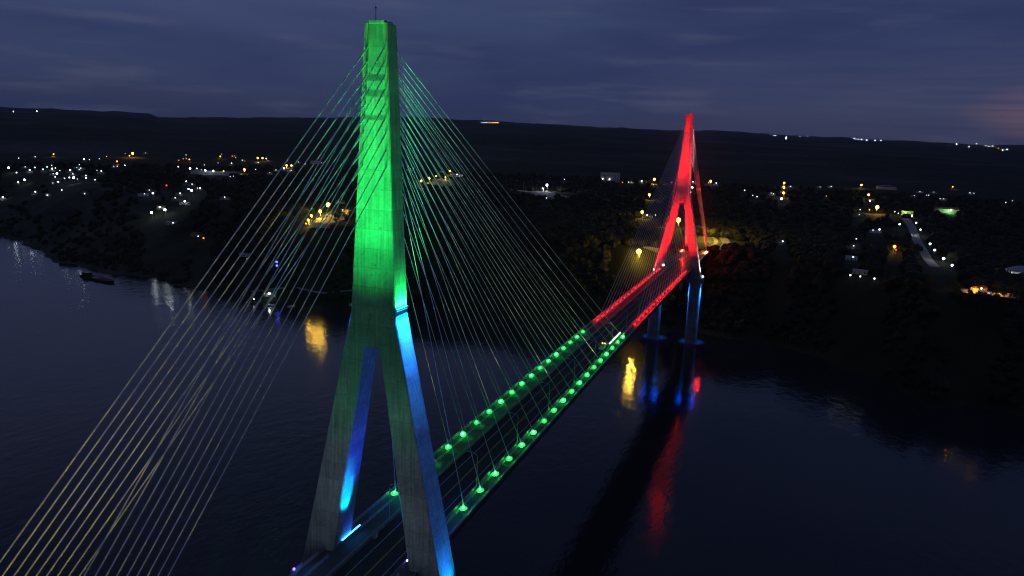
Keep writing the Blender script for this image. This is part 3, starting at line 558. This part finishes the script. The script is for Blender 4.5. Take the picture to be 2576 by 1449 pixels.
for i,(x,y,h) in enumerate([(200,472,12),(206,470,14),(214,468,13),(222,467,12),(230,466,14),(238,468,11),(195,478,10)]):
    tree(x,y,h,'tree silhouetted against the orange lit clearing at right, %s from the left'%ordn([6,0,1,2,3,4,5].index(i) if i in(6,) else i+(1 if i<6 else 0)),'trees before the orange clearing',20+i)
# ------------------------------------------------------------------ buildings
def house(x,y,w,d,h,rz,label,wall='wall',roof='gable',floors=1,name='house',group=None,cat=None,nwin=3):
    o=empty(name,(x,y,GZ(x,y)-.2),rz);tag(o,label,cat or name.replace('_',' '),group)
    t=.25;mb=MB().box(-w/2,w/2,-d/2,d/2,0,h)
    mb.build('wall',M[wall],o)
    if roof=='gable':
        e=.5;rh=d*.22
        rb=MB();rb.loft([[(sx,-d/2-e,h-.1),(sx,0,h+rh),(sx,d/2+e,h-.1),(sx,d/2+e,h+.12),(sx,0,h+rh+.22),(sx,-d/2-e,h+.12)] for sx in(-w/2-e,w/2+e)])
        rb.build('roof',M['roof'],o)
    elif roof=='flat':
        MB().box(-w/2-.2,w/2+.2,-d/2-.2,d/2+.2,h,h+.35).box(-w/2-.2,w/2+.2,-d/2-.2,-d/2,h+.35,h+.8).build('roof',M['roofm'],o)
    elif roof=='arch':
        rb=MB();K=12;r1=[];
        rings=[]
        for sx in(-w/2-.4,w/2+.4):pass
        ring=lambda y:[(-w/2-.5+(w+1)*i/K,y,h+math.sin(math.pi*i/K)*h*.55) for i in range(K+1)]+[(w/2+.5-(w+1)*i/K,y,h+math.sin(math.pi*(K-i)/K)*h*.55-.3) for i in range(K+1)]
        rb.loft([ring(-d/2-.4),ring(d/2+.4)]);rb.build('roof',M['roofm'],o)
    fh=h/floors
    for f in range(floors):
        for i in range(nwin):
            xx=-w/2+w*(i+.5)/nwin
            if f==0 and i==nwin//2 and floors<3:
                MB().box(xx-.5,xx+.5,-d/2-.06,-d/2+.02,.02,2.1).build('door',M['bark'],o)
            else:
                MB().box(xx-.6,xx+.6,-d/2-.05,-d/2+.02,f*fh+1.,f*fh+min(2.2,fh-.5)).build('window',M['glass'],o)
    return o
def aim(x,y):return math.atan2(-(CX-x),-(CY-y))*-1 # front (-y) turned to the river
house(-990,1068,92,16,7,R(15),'very long low white shed under a row of white lamps on the far bank','wall','flat',1,'shed',nwin=11)
house(-1117,1585,22,12,9,R(30),'pale block house beyond the green pylon cables left of the mast','wall','flat',2,'block_building',cat='building')
# white three storey frame building near the centre with an open ground hall
bx,by=-322,1592;o=empty('white_building',(bx,by,GZ(bx,by)-.2),R(12));tag(o,'white flat roofed building with two bright wall lamps between the pylons','building')
MB().box(8,22,-9,9,0,20).build('wall',M['wall'],o);MB().box(-22,8,-7.5,9,0,17.2).build('wall',M['pave'],o);MB().box(-22.4,22.4,-9.3,9.3,20,20.9).box(-22.2,8,-9,9,17.2,19.95).build('roof',M['wall'],o)
for f in range(4):
    for x in(11.5,17.5):MB().box(x-1.1,x+1.1,-9.12,-8.98,2.2+f*4.4,4.6+f*4.4).build('window',M['glass'],o)
for x in(-17,-1):
    l=MB().box(x-.3,x+.3,-8.3,-7.52,6.9,7.3).build('wall_lamp',M['dark'],o);MB().ball((x,-8.9,6.5),1.05,8,6).build('bulb',E('w',14.),l,True)
    MB().box(x-3.2,x+3.2,-7.62,-7.5,.3,4.6).build('gate',M['wall'],o)
house(315,1272,34,12,7,R(6),'house with green lit wall on the dark hillside at right','wall3','gable',2,'house',nwin=5)
house(243,1146,16,9,8,R(0),'narrow building glowing yellow green at the top of the lit lane','wall3','flat',2,'house',nwin=3)
house(286,1925,44,20,7,R(0),'long hall with pale curved roof on the far right hillside','wall','arch',1,'hall',nwin=5)
# pavilion at the right edge
px,py=266,594;o=empty('pavilion',(px,py,GZ(px,py)-.1));tag(o,'brightly lit white pavilion with dark roof at the right edge of the view','pavilion')
def ngon(r,z,n=10):return [(r*math.cos(2*math.pi*k/n),r*math.sin(2*math.pi*k/n),z) for k in range(n)]
MB().loft([ngon(11.5,0),ngon(11.5,.5)]).build('floor',M['wall'],o);MB().loft([ngon(10,5.2),ngon(12,4.2),ngon(12,4.6),ngon(4,7.8),ngon(.6,8.4)]).build('roof',M['roofm'],o)
MB().loft([ngon(7,.5),ngon(7,5.4)]).build('wall',M['wall'],o)
for k in range(10):
    a=2*math.pi*(k+.5)/10;MB().box(10.3*math.cos(a)-.15,10.3*math.cos(a)+.15,10.3*math.sin(a)-.15,10.3*math.sin(a)+.15,.5,4.9).build('post',M['wall'],o)
for k in range(10):
    a=2*math.pi*k/10;MB().ball((9*math.cos(a),9*math.sin(a),4.5),.3,6,4).build('lamp',E('w',60.),o)
# toll kiosks / canopy by the amber yard
house(-416,640,12,7,4.5,R(-18),'small kiosk beside the amber lamps of the riverside yard','wall2','flat',1,'kiosk')
house(-640,1440,26,12,6,R(20),'white lit service building at the right end of the amber yard behind the green stays','wall','flat',1,'service_building',cat='building',nwin=5)
house(-446,500,20,7,3,R(35),'long pale boat shelter roof low on the left river bank','wall','flat',1,'boat_shelter',nwin=2)
# houses beside lamps
hs=[]
rn=random.Random(11)
def cluster(l):
    X,Y=l[0],l[1];r=math.hypot(l[4]-CX,l[5]-CY)
    if r>4300:return 'on the horizon at far left' if X<700 else 'on the horizon left of the red pylon' if X<2600 else 'on the far right horizon'
    if Y>850 and X<1400:
        return 'on the left bank behind the back stays'
    if X<440:return 'in the far left village'
    if X<640 and Y<690:return 'on the hill right of the far left village'
    if X<860 and Y>=700:return 'in the riverside hamlet below the long shed'
    if X<900 and Y<690:return 'around the long white shed'
    if X<1350 and Y<720:return 'in the row left of the green pylon'
    if X<1400:return 'over the amber riverside yard'
    if X<1860:return 'around the yard behind the green stays'
    if X<2300:return 'on the clearing between the pylons'
    if X<2670:return 'left of the red pylon'
    if X<2960:return 'right of the red pylon'
    if X<3140:return 'in the column right of the red pylon'
    if 3470<X<3730 and Y>830:return 'along the lit lane at right'
    if X<3480:return 'in the right hillside hamlet'
    return 'among the scattered houses at far right'
cnt={}
CN={'w':'white','y':'amber','o':'orange','g':'green','r':'red','b':'blue'};SZ={1:'small',2:'medium',3:'bright',4:'glaring'}
groups={}
for l in LAMPS:
    groups.setdefault((SZ[l[3]],CN[l[2]],cluster(l)),[]).append(l)
RADS={1:.6,2:.95,3:1.3,4:1.75};STR={1:5.,2:12.,3:22.,4:34.}
meshes={};bpy_l=[]
for (s,c,cl),ls in groups.items():
    ls.sort(key=lambda q:q[0])
    for i,l in enumerate(ls):
        X,Y,cc,sz,x,y,lift=l;g=GZ(x,y);r=math.hypot(x-CX,y-CY);far=r>4000
        lab='%s %s lamp %s'%(s,c,cl) if len(ls)==1 else '%s %s lamp %s, %s from the left'%(s,c,cl,ordn(i))
        o=empty('street_lamp',(x,y,g));tag(o,lab,'street lamp',('distant lamps ' if far else '')+cl if far else 'lamps '+cl)
        rad=RADS[sz]*(1 if not far else 3.6);st=STR[sz] if not far else 30.
        var=rn.choice((.45,.8,1.25)) if sz<3 and not far else 1.
        st*=var
        if cc in'yo' and not far: st={1:3.5,2:8.,3:15.,4:24.}[sz];rad*=1.35
        if cc in'yo' and sz>=2 and not far: bpy_l.append((x,y,g+lift-rad-.8,sz))
        k=(sz,far,cc,lift,st)
        if k not in meshes:
            hb=MB().ball((0,0,0),rad,8,6).mesh('lamp_head',E(cc,st),True)
            pb=MB().tube([(0,1.2 if not far else 0,.3),(0,1.2 if not far else 0,lift*.96),(0,0,lift+rad*1.04)],[.14,.1,.07],6).mesh('pole',M['steel'])
            meshes[k]=(hb,pb)
        hb,pb=meshes[k]
        a=bpy.data.objects.new('lamp_head',hb);COL.objects.link(a);a.parent=o;a.location=(0,0,lift)
        if not far:
            b=bpy.data.objects.new('pole',pb);COL.objects.link(b);b.parent=o
        if not far and cc=='w' and sz<=2 and rn.random()<.55 and not('between' in cl) and not ('lane' in cl): hs.append((cl,X,x,y))
hs.sort(key=lambda q:(q[0],q[1]));hc={}
kept=[]
for cl,X,x,y in hs:
    if any((x-a)**2+(y-b)**2<21**2 for _,_,a,b in kept):continue
    kept.append((cl,X,x,y))
for cl,X,x,y in kept:
    hc.setdefault(cl,[]).append((X,x,y))
for cl,ls in hc.items():
    for i,(X,x,y) in enumerate(ls):
        d=Vector((x-CX,y-CY,0)).normalized();hx,hy=x+d.x*9+rn.uniform(-3,3),y+d.y*9
        lab='dark house %s'%cl+('' if len(ls)==1 else ', %s from the left'%ordn(i))
        house(hx,hy,rn.uniform(8,14),rn.uniform(6,8),rn.uniform(2.8,3.6),rn.uniform(-.6,.9),lab,rn.choice(['wall','wall','wall2','wall3']),rn.choice(['gable','gable','flat']),1,'house','small houses '+cl)
# posts on the clearing
for i,(x,y) in enumerate([(-372,1140),(-342,1125)]):
    o=empty('floodlight_mast',(x,y,GZ(x,y)));tag(o,'thin pale unlit mast on the dirt clearing, %s of two'%('left' if i==0 else 'right'),'mast','masts on the clearing')
    MB().tube([(0,0,0),(0,0,16)],[.3,.18],6).build('pole',M['steel'],o);MB().box(-1,1,-.2,.2,15.6,16.4).build('cross_arm',M['steel'],o)
o=empty('site_tank',(-352,1188,GZ(-352,1188)));tag(o,'small white tank under the big floodlight on the clearing','tank')
MB().loft([ngon(2.5,0,16),ngon(2.5,5,16),ngon(1.2,5.8,16)]).build('tank_body',M['wall'],o);MB().tube([(2.7,0,0),(2.7,0,5.2)],.08,5).build('ladder',M['steel'],o)
# moored barge
o=empty('barge',(-574,424,ZW),R(-14));tag(o,'low dark rusty barge moored at the far left bank','barge')
MB().loft([[(-27,-4,-.4),(-27,4,-.4),(-27,4.6,1.5),(-27,-4.6,1.5)],[(20,-4.5,-.6),(20,4.5,-.6),(20,5,1.6),(20,-5,1.6)],[(29,-1.5,.5),(29,1.5,.5),(29.5,2,2.2),(29.5,-2,2.2)]]).build('hull',M['hull'],o)
MB().box(-24,-16,-3,3,1.52,4.6).build('cabin',M['hull'],o);MB().box(-24.5,-15.5,-3.4,3.4,4.6,4.85).build('cabin_roof',M['roofm'],o);MB().loft([ngon(5,1.5,9),ngon(3.2,3.4,9),ngon(.6,4.6,9)]).build('cargo',M['dirt'],o);MB().tube([(-12,0,1.5),(-12,0,8)],.12,5).build('mast',M['dark'],o)
# small boat near the lamp at the bank
for i,(x,y,lab) in enumerate([(-352,412,'small pale boat lying by the beach lamp at the left bank'),(-334,418,'second pale boat just right of the beach lamp at the left bank')]):
    o=empty('boat',(x,y,ZW),R(30+40*i));tag(o,lab,'boat','boats by the beach lamp')
    MB().loft([[(-3.5,-.9,-.1),(-3.5,.9,-.1),(-3.5,1.1,.7),(-3.5,-1.1,.7)],[(1.5,-1,-.1),(1.5,1,-.1),(1.5,1.2,.75),(1.5,-1.2,.75)],[(4,-.1,.2),(4,.1,.2),(4.3,.15,1),(4.3,-.15,1)]]).build('hull',M['vehp'],o);MB().box(-1.6,.2,-.7,.7,.7,1.6).build('cabin',M['vehp'],o)
# ------------------------------------------------------------------ lights
LC={'g':(.01,1,.15),'t':(.05,1,.6),'b':(.01,.05,1),'c':(.0,.45,1),'r':(1,.011,.01),'y':(1,.75,.05),'w':(1,.95,.95),'v':(.2,.12,1)}
def spot(name,loc,tgt,c,W,ang,blend=1.,rad=.5):
    d=bpy.data.lights.new(name,'SPOT');d.color=LC[c];d.energy=W;d.spot_size=R(ang);d.spot_blend=blend;d.shadow_soft_size=rad
    o=bpy.data.objects.new(name,d);COL.objects.link(o);o.location=loc;o.rotation_euler=(Vector(tgt)-Vector(loc)).to_track_quat('-Z','Y').to_euler();return o
def area(name,loc,tgt,c,W,sx,sy,spread=180):
    d=bpy.data.lights.new(name,'AREA');d.shape='RECTANGLE';d.size=sx;d.size_y=sy;d.color=LC[c];d.energy=W;d.spread=R(spread)
    o=bpy.data.objects.new(name,d);COL.objects.link(o);o.location=loc
    z=-(Vector(tgt)-Vector(loc)).normalized();y=(Vector((0,1,0))-z*z.y).normalized();x=y.cross(z)
    o.matrix_world=Matrix(((x.x,y.x,z.x,loc[0]),(x.y,y.y,z.y,loc[1]),(x.z,y.z,z.z,loc[2]),(0,0,0,1)));return o
def pt(name,loc,c,W,rad=.5):
    d=bpy.data.lights.new(name,'POINT');d.color=LC[c];d.energy=W;d.shadow_soft_size=rad;o=bpy.data.objects.new(name,d);COL.objects.link(o);o.location=loc;return o
KG=dict(front=560000,ridge=850000,low=9000,far=2.4,legs=900000,leg_fill=6500,lup=5000,ldn=5200,ldn2=5000,ldn3=26000,ldn4=18000,foot=20000,foot2=30000,inner=90000,inner2=80000,wf=3000,wf2=9000,pier=70000,pier2=600000,ystay=60000,ystay2=200000,yl=38000,yr=95000,rstay=3500000,gstay=90000,rail=11000,yard=20000,park=3500,lane=2200,site=20000,street=11000,up=3200,pool=90,inlow=1500,ag=6000)
for yc,c,f in((0,'g',1.),(SPAN,'r',KG['far'])):
    for sy in(-1,1):
        for sx in(-1,1):
            spot('pylon_flood',(sx*1.6,yc+sy*46,1.5),(sx*1.5,yc+sy*2,101),c,KG['front']*f*(1. if (sy<0) else .07),26,1.)
            if sy<0: spot('ridge_flood',(sx*17,yc+sy*40,1.),(sx*2.6,yc+sy*2,100),c,KG['ridge']*f,19,1.)
            if c=='r' and sy<0:spot('pylon_flood',(sx*7.2,yc+sy*60,1.5),(sx*9,yc+sy*2,30),c,KG['legs'],44,1.)
# service platform lamps on the outer faces
for sx in(-1,1):
    area('ledge_up',(sx*5.85,0,58.5),(sx*5.4,0,72),'g',KG['lup'],.4,5,120)
    area('ledge_down',(sx*5.95,0,57.7),(sx*8.0,0,46),'c',KG['ldn'],.4,5,60)
    area('ledge_down_blue',(sx*6.5,0,57.7),(sx*10.0,0,38),'b',KG['ldn2'],.4,5,80)
    # foot of the legs
    fx=lambda z:sx*(5.494+13.83*(56.9-z)/65.9)
    spot('leg_foot',(sx*20.9,0,-8.4),(fx(1),0,1),'c',KG['foot'],75,1.,.3)
    spot('leg_foot_blue',(sx*21,0,-8.4),(fx(10),0,10),'b',KG['foot2'],46,1.,.3)
    for yy in(-1.5,1.5):
        spot('ledge_down_blue',(sx*6.35,yy,57.6),(fx(30),yy*1.2,30),'b',KG['ldn3'],34,1.,.3)
        spot('ledge_down_violet',(sx*6.35,yy,57.6),(fx(12),yy*1.2,12),'v',KG['ldn4'],26,1.,.3)
    spot('leg_inner',(sx*3.2,0,-1.2),(sx*7.6,-1.5,12),'c',KG['inner'],26,.9)
    spot('leg_inner_blue',(sx*2.0,0,-1.2),(sx*5.9,-1,26),'b',KG['inner2'],34,1.)
    spot('leg_inner_low',(sx*5.2,2,-.8),(sx*9.5,2,3.5),'b',KG['inlow'],70,1.)
    area('far_foot',(sx*20.5,SPAN,-8.6),(sx*14,SPAN,20),'w',KG['wf'],.5,6,30)
    spot('far_inner',(sx*9.9,SPAN-1,-.8),(sx*6.5,SPAN,25),'w',KG['wf2'],18,1.)
# pier lamps under the caps, shining down
for yc,k in((0,.4),(SPAN,1.)):
    for sx in(-1,1):
        for q in(-1,1):
            spot('pier_light',(sx*15.28+q*5.3,yc-2.6,-14.0),(sx*15.28+q*4.5,yc-1.2,-50),'b' ,KG['pier']*k,24,1.)
            spot('pier_light',(sx*15.28+q*5.5,yc-2.6,-14.0),(sx*15.28+q*4.2,yc-1,-26),'c' ,KG['pier2']*k,26,1.).data.color=(.01,.22,1)
# stay floods, with extra fill spots added
for sx in(-1,1):
    for yy in(-112,-84,-56):
        spot('stay_flood',(sx*12.5,yy,-1),(sx*7.5,yy+2,45),'y',KG['ystay'],70,1.).data.color=(1,.84,.0)
    if sx>0:
        for yy in(-100,-62):spot('stay_flood',(12.2,yy,-.5),(-6.5,yy+8,48),'y',KG['yl'],62,1.).data.color=(1,.86,.05)  # added fill spots, brighten the left back stays from the right
        spot('stay_flood',(21,-5,-8.3),(6.5,-62,52),'y',KG['yr'],50,1.).data.color=(1,.86,.05)  # added fill spot on the pier cap for the right back stays
    spot('stay_flood',(sx*14,-60,-1),(sx*5,-30,85),'y',KG['ystay2'],17,1.).data.color=(1,.84,.0)  # added narrow spot, brightens the upper back stays
    spot('stay_flood',(sx*10.2,SPAN+134,0.5),(sx*3.2,SPAN+10,100),'r',KG['rstay'],26,1.)
    for y0,c in((Y0-4,'g'),):
        pass
    for y in(50,110,170,228):
        o=spot('stay_flood',(sx*LW,y,0),(sx*4,8,92),'g',KG['gstay']*(.4+y/200),34,1.);o.data.color=(.8,1,.55)  # a few added spots stand in for lamps aimed up the stays
    spot('pylon_flood',(sx*3,-44,1),(sx*1,-2,64),'g',KG['low'],64,1.)  # added low fill, softens the green fade towards the fork
    o=spot('pylon_flood',(sx*9,-52,0),(sx*10,-3,18),'g',KG['leg_fill'],60,1.);o.data.color=(.6,.88,1)  # added fill spot, lifts the dark leg fronts
for x,q in((-11.9,1),(11.9,-1)):area('handrail_light',(x,350,.75),(x+q*2.6,350,-1.2),'r',KG['rail'],.12,205,180)
def stay_end(sx,k,yc,sg):
    yk=yc+sg*(Y0+k*SP);z,x=mzx((17-k)/2);a=Vector((sx*x,yc,z));b=Vector((sx*LW,yk,dz(yk)+.35));return a,b
for sx in(-1,1):
    for k in range(18):
        for yc,sg,c,W in((0,1,'g',KG['up']),(SPAN,-1,'r',KG['up']*1.3)):
            a,b=stay_end(sx,k,yc,sg);d=(a-b).normalized()
            spot('stay_uplight',b+d*2.6+Vector((-sx*.45,.45*sg,0)),b+d*17,c,W,13,1.,.15)
for sx in(-1,1):
    for k in range(18):
        y=Y0+k*SP-.8;pt('pool_fill',(sx*(LW-1.5),y,dz(y)+1.15),'g',KG['pool']*(.7,1.,1.3)[(k*2+(sx>0))%3],.25)  # added fill lights; their pools on the deck stand in for lamp halos
        pt('pool_fill',(sx*(LW+1.35),y,dz(y)+1.05),'g',KG['pool']*.6,.25)
pt('anchor_glow',(13.4,566,3.5),'r',KG['ag'],.4);pt('anchor_glow',(-12.6,573,1.),'r',KG['ag']*.3,.4)
# amber yard floods
for x,y,z,W in((-402,560,10,KG['yard']*.35),(-432,624.7,12,KG['yard']*.6),(-411,577,10,KG['yard']*.35),(-568,1127,10,KG['yard']),(-591,1206,10,KG['yard']),(-608,1316,9,KG['yard']*.6),(-48,557,9,KG['yard']),(2,655,12,KG['yard']*2.2),(-2,700,12,KG['yard']*1.5),(-40,738,10,KG['yard'])):
    pt('yard_light',(x,y-1,z),'y',W,1.).data.color=(1,.6,.05)
for x,y,z,sz in bpy_l:
    l_=pt('street_light',(x,y,z),'y',KG['street']*{2:.5,3:1,4:2.}[sz],.4);l_.data.color=(1,.58,.05)
pt('house_light',(318,1258,5),'g',6000,.5).data.color=(.45,1,.4)
pt('house_light',(240,1136,5),'g',3500,.5).data.color=(.7,1,.12)
pt('park_light',(212,486,.5),'y',KG['park'],.6);pt('park_light',(228,485,.5),'y',KG['park'],.6)
bpy.data.objects['park_light'].data.color=(1,.35,.03);bpy.data.objects['park_light.001'].data.color=(1,.45,.04)
pt('lane_light',(212,640,7),'w',KG['lane']);pt('lane_light',(222,860,7),'w',KG['lane']);pt('site_light',(-346,1188,10),'w',KG['site'],1.5)
# ------------------------------------------------------------------ world
w=bpy.data.worlds.new('World');S.world=w;w.use_nodes=True;nt=w.node_tree;nt.nodes.clear();L=nt.links.new
out=N(nt,'ShaderNodeOutputWorld');bg=N(nt,'ShaderNodeBackground');bg2=N(nt,'ShaderNodeBackground');add=N(nt,'ShaderNodeAddShader')
sky=N(nt,'ShaderNodeTexSky',sky_type='NISHITA');sky.sun_disc=False;sky.sun_elevation=R(-4);sky.sun_rotation=R(40);L(sky.outputs[0],bg2.inputs[0]);bg2.inputs[1].default_value=.008
tc=N(nt,'ShaderNodeTexCoord');sx=N(nt,'ShaderNodeSeparateXYZ');L(tc.outputs['Generated'],sx.inputs[0])
cr=N(nt,'ShaderNodeValToRGB');e=cr.color_ramp
st=[(.0,(42,46,68)),(.018,(47,53,80)),(.05,(50,59,90)),(.12,(52,63,98)),(.25,(51,62,98)),(.6,(49,58,90)),(1,(46,56,88))]
e.elements[0].position=0;e.elements[0].color=lin(*st[0][1]);e.elements[1].position=1;e.elements[1].color=lin(*st[-1][1])
for p,c in st[1:-1]:x=e.elements.new(p);x.color=lin(*c)
L(sx.outputs['Z'],cr.inputs['Fac'])
def noise(scale,vec,det=5,rough=.55):
    mp=N(nt,'ShaderNodeMapping');mp.inputs['Scale'].default_value=vec;L(tc.outputs['Generated'],mp.inputs['Vector'])
    n=N(nt,'ShaderNodeTexNoise');n.inputs['Scale'].default_value=scale;n.inputs['Detail'].default_value=det;n.inputs['Roughness'].default_value=rough;L(mp.outputs[0],n.inputs['Vector']);return n.outputs['Fac']
def mr(src,lo,hi,a,b):
    n=N(nt,'ShaderNodeMapRange');n.inputs['From Min'].default_value=lo;n.inputs['From Max'].default_value=hi;n.inputs['To Min'].default_value=a;n.inputs['To Max'].default_value=b;L(src,n.inputs['Value']);return n.outputs['Result']
def mix(f,a,b,bt='MIX'):
    n=N(nt,'ShaderNodeMix',data_type='RGBA',blend_type=bt);L(f,n.inputs['Factor'])
    if isinstance(a,tuple):n.inputs['A'].default_value=a
    else:L(a,n.inputs['A'])
    if isinstance(b,tuple):n.inputs['B'].default_value=b
    else:L(b,n.inputs['B'])
    return n.outputs['Result']
c1=noise(2.2,(1,1,5.5));c2=noise(5.5,(1,1,9),6)
col=mix(mr(c1,.42,.62,0,.75),cr.outputs['Color'],lin(38,48,84))
col=mix(mr(c2,.55,.72,0,.55),col,lin(70,76,102))
gd=Vector((math.sin(R(17))*math.cos(R(2.6)),math.cos(R(17))*math.cos(R(2.6)),math.sin(R(2.6))))
def glow(dirv,sc,a):
    # elliptical glow low over the horizon
    sb=N(nt,'ShaderNodeVectorMath',operation='SUBTRACT');L(tc.outputs['Generated'],sb.inputs[0]);sb.inputs[1].default_value=dirv
    ml=N(nt,'ShaderNodeVectorMath',operation='MULTIPLY');L(sb.outputs[0],ml.inputs[0]);ml.inputs[1].default_value=sc
    ln=N(nt,'ShaderNodeVectorMath',operation='LENGTH');L(ml.outputs[0],ln.inputs[0]);return mr(ln.outputs['Value'],0,1,a,0)
cl3=noise(6,(1,1,22),5)
g1=glow(tuple(gd),(7.0,7.0,26.),.9);m1=N(nt,'ShaderNodeMath',operation='MULTIPLY');L(g1,m1.inputs[0]);L(mr(cl3,.35,.6,.25,1.),m1.inputs[1])
col=mix(m1.outputs[0],col,lin(142,100,98))
g2=glow(tuple(gd),(1.7,1.7,11),.42);m2=N(nt,'ShaderNodeMath',operation='MULTIPLY');L(g2,m2.inputs[0]);L(mr(cl3,.4,.6,.4,1.),m2.inputs[1])
col=mix(m2.outputs[0],col,lin(78,76,98))
g4=glow((math.sin(R(-48))*.96,math.cos(R(-48))*.96,.28),(1.3,1.3,5.5),.75);col=mix(g4,col,lin(84,92,130))
L(col,bg.inputs[0]);bg.inputs[1].default_value=1.14
L(bg.outputs[0],add.inputs[0]);L(bg2.outputs[0],add.inputs[1]);L(add.outputs[0],out.inputs['Surface'])
hz,nt,o=mat('haze air');pv=N(nt,'ShaderNodeVolumePrincipled');pv.inputs['Color'].default_value=(.8,.85,1,1);pv.inputs['Density'].default_value=1.6e-5;pv.inputs['Anisotropy'].default_value=.2
nt.links.new(pv.outputs['Volume'],o.inputs['Volume'])
if 1.6e-5>0: tag(MB().box(-18000,18000,-7000,17000,-75,520).build('haze',hz),kind='stuff')
# ------------------------------------------------------------------ camera
yaw,pitch,roll,f=0.35089489,-0.19644723,0.03861211,2976.0047
fw=Vector((-math.sin(yaw)*math.cos(pitch),math.cos(yaw)*math.cos(pitch),math.sin(pitch)));r=Vector((math.cos(yaw),math.sin(yaw),0));u=r.cross(fw)
r2=math.cos(roll)*r+math.sin(roll)*u;u2=-math.sin(roll)*r+math.cos(roll)*u
cd=bpy.data.cameras.new('camera');cam=bpy.data.objects.new('camera',cd);COL.objects.link(cam);S.camera=cam
cam.matrix_world=Matrix(((r2.x,u2.x,-fw.x,CX),(r2.y,u2.y,-fw.y,CY),(r2.z,u2.z,-fw.z,CZ0),(0,0,0,1)))
cd.sensor_width=36;cd.lens=36*f/4000;cd.clip_start=1;cd.clip_end=40000
S.view_settings.view_transform='Standard';S.view_settings.look='None';S.view_settings.exposure=0;S.view_settings.gamma=1
cy=S.cycles;cy.max_bounces=5;cy.diffuse_bounces=2;cy.glossy_bounces=3;cy.transmission_bounces=1;cy.sample_clamp_indirect=3;cy.use_light_tree=True
cy.use_denoising=True;cy.filter_width=1.2;cy.caustics_reflective=True
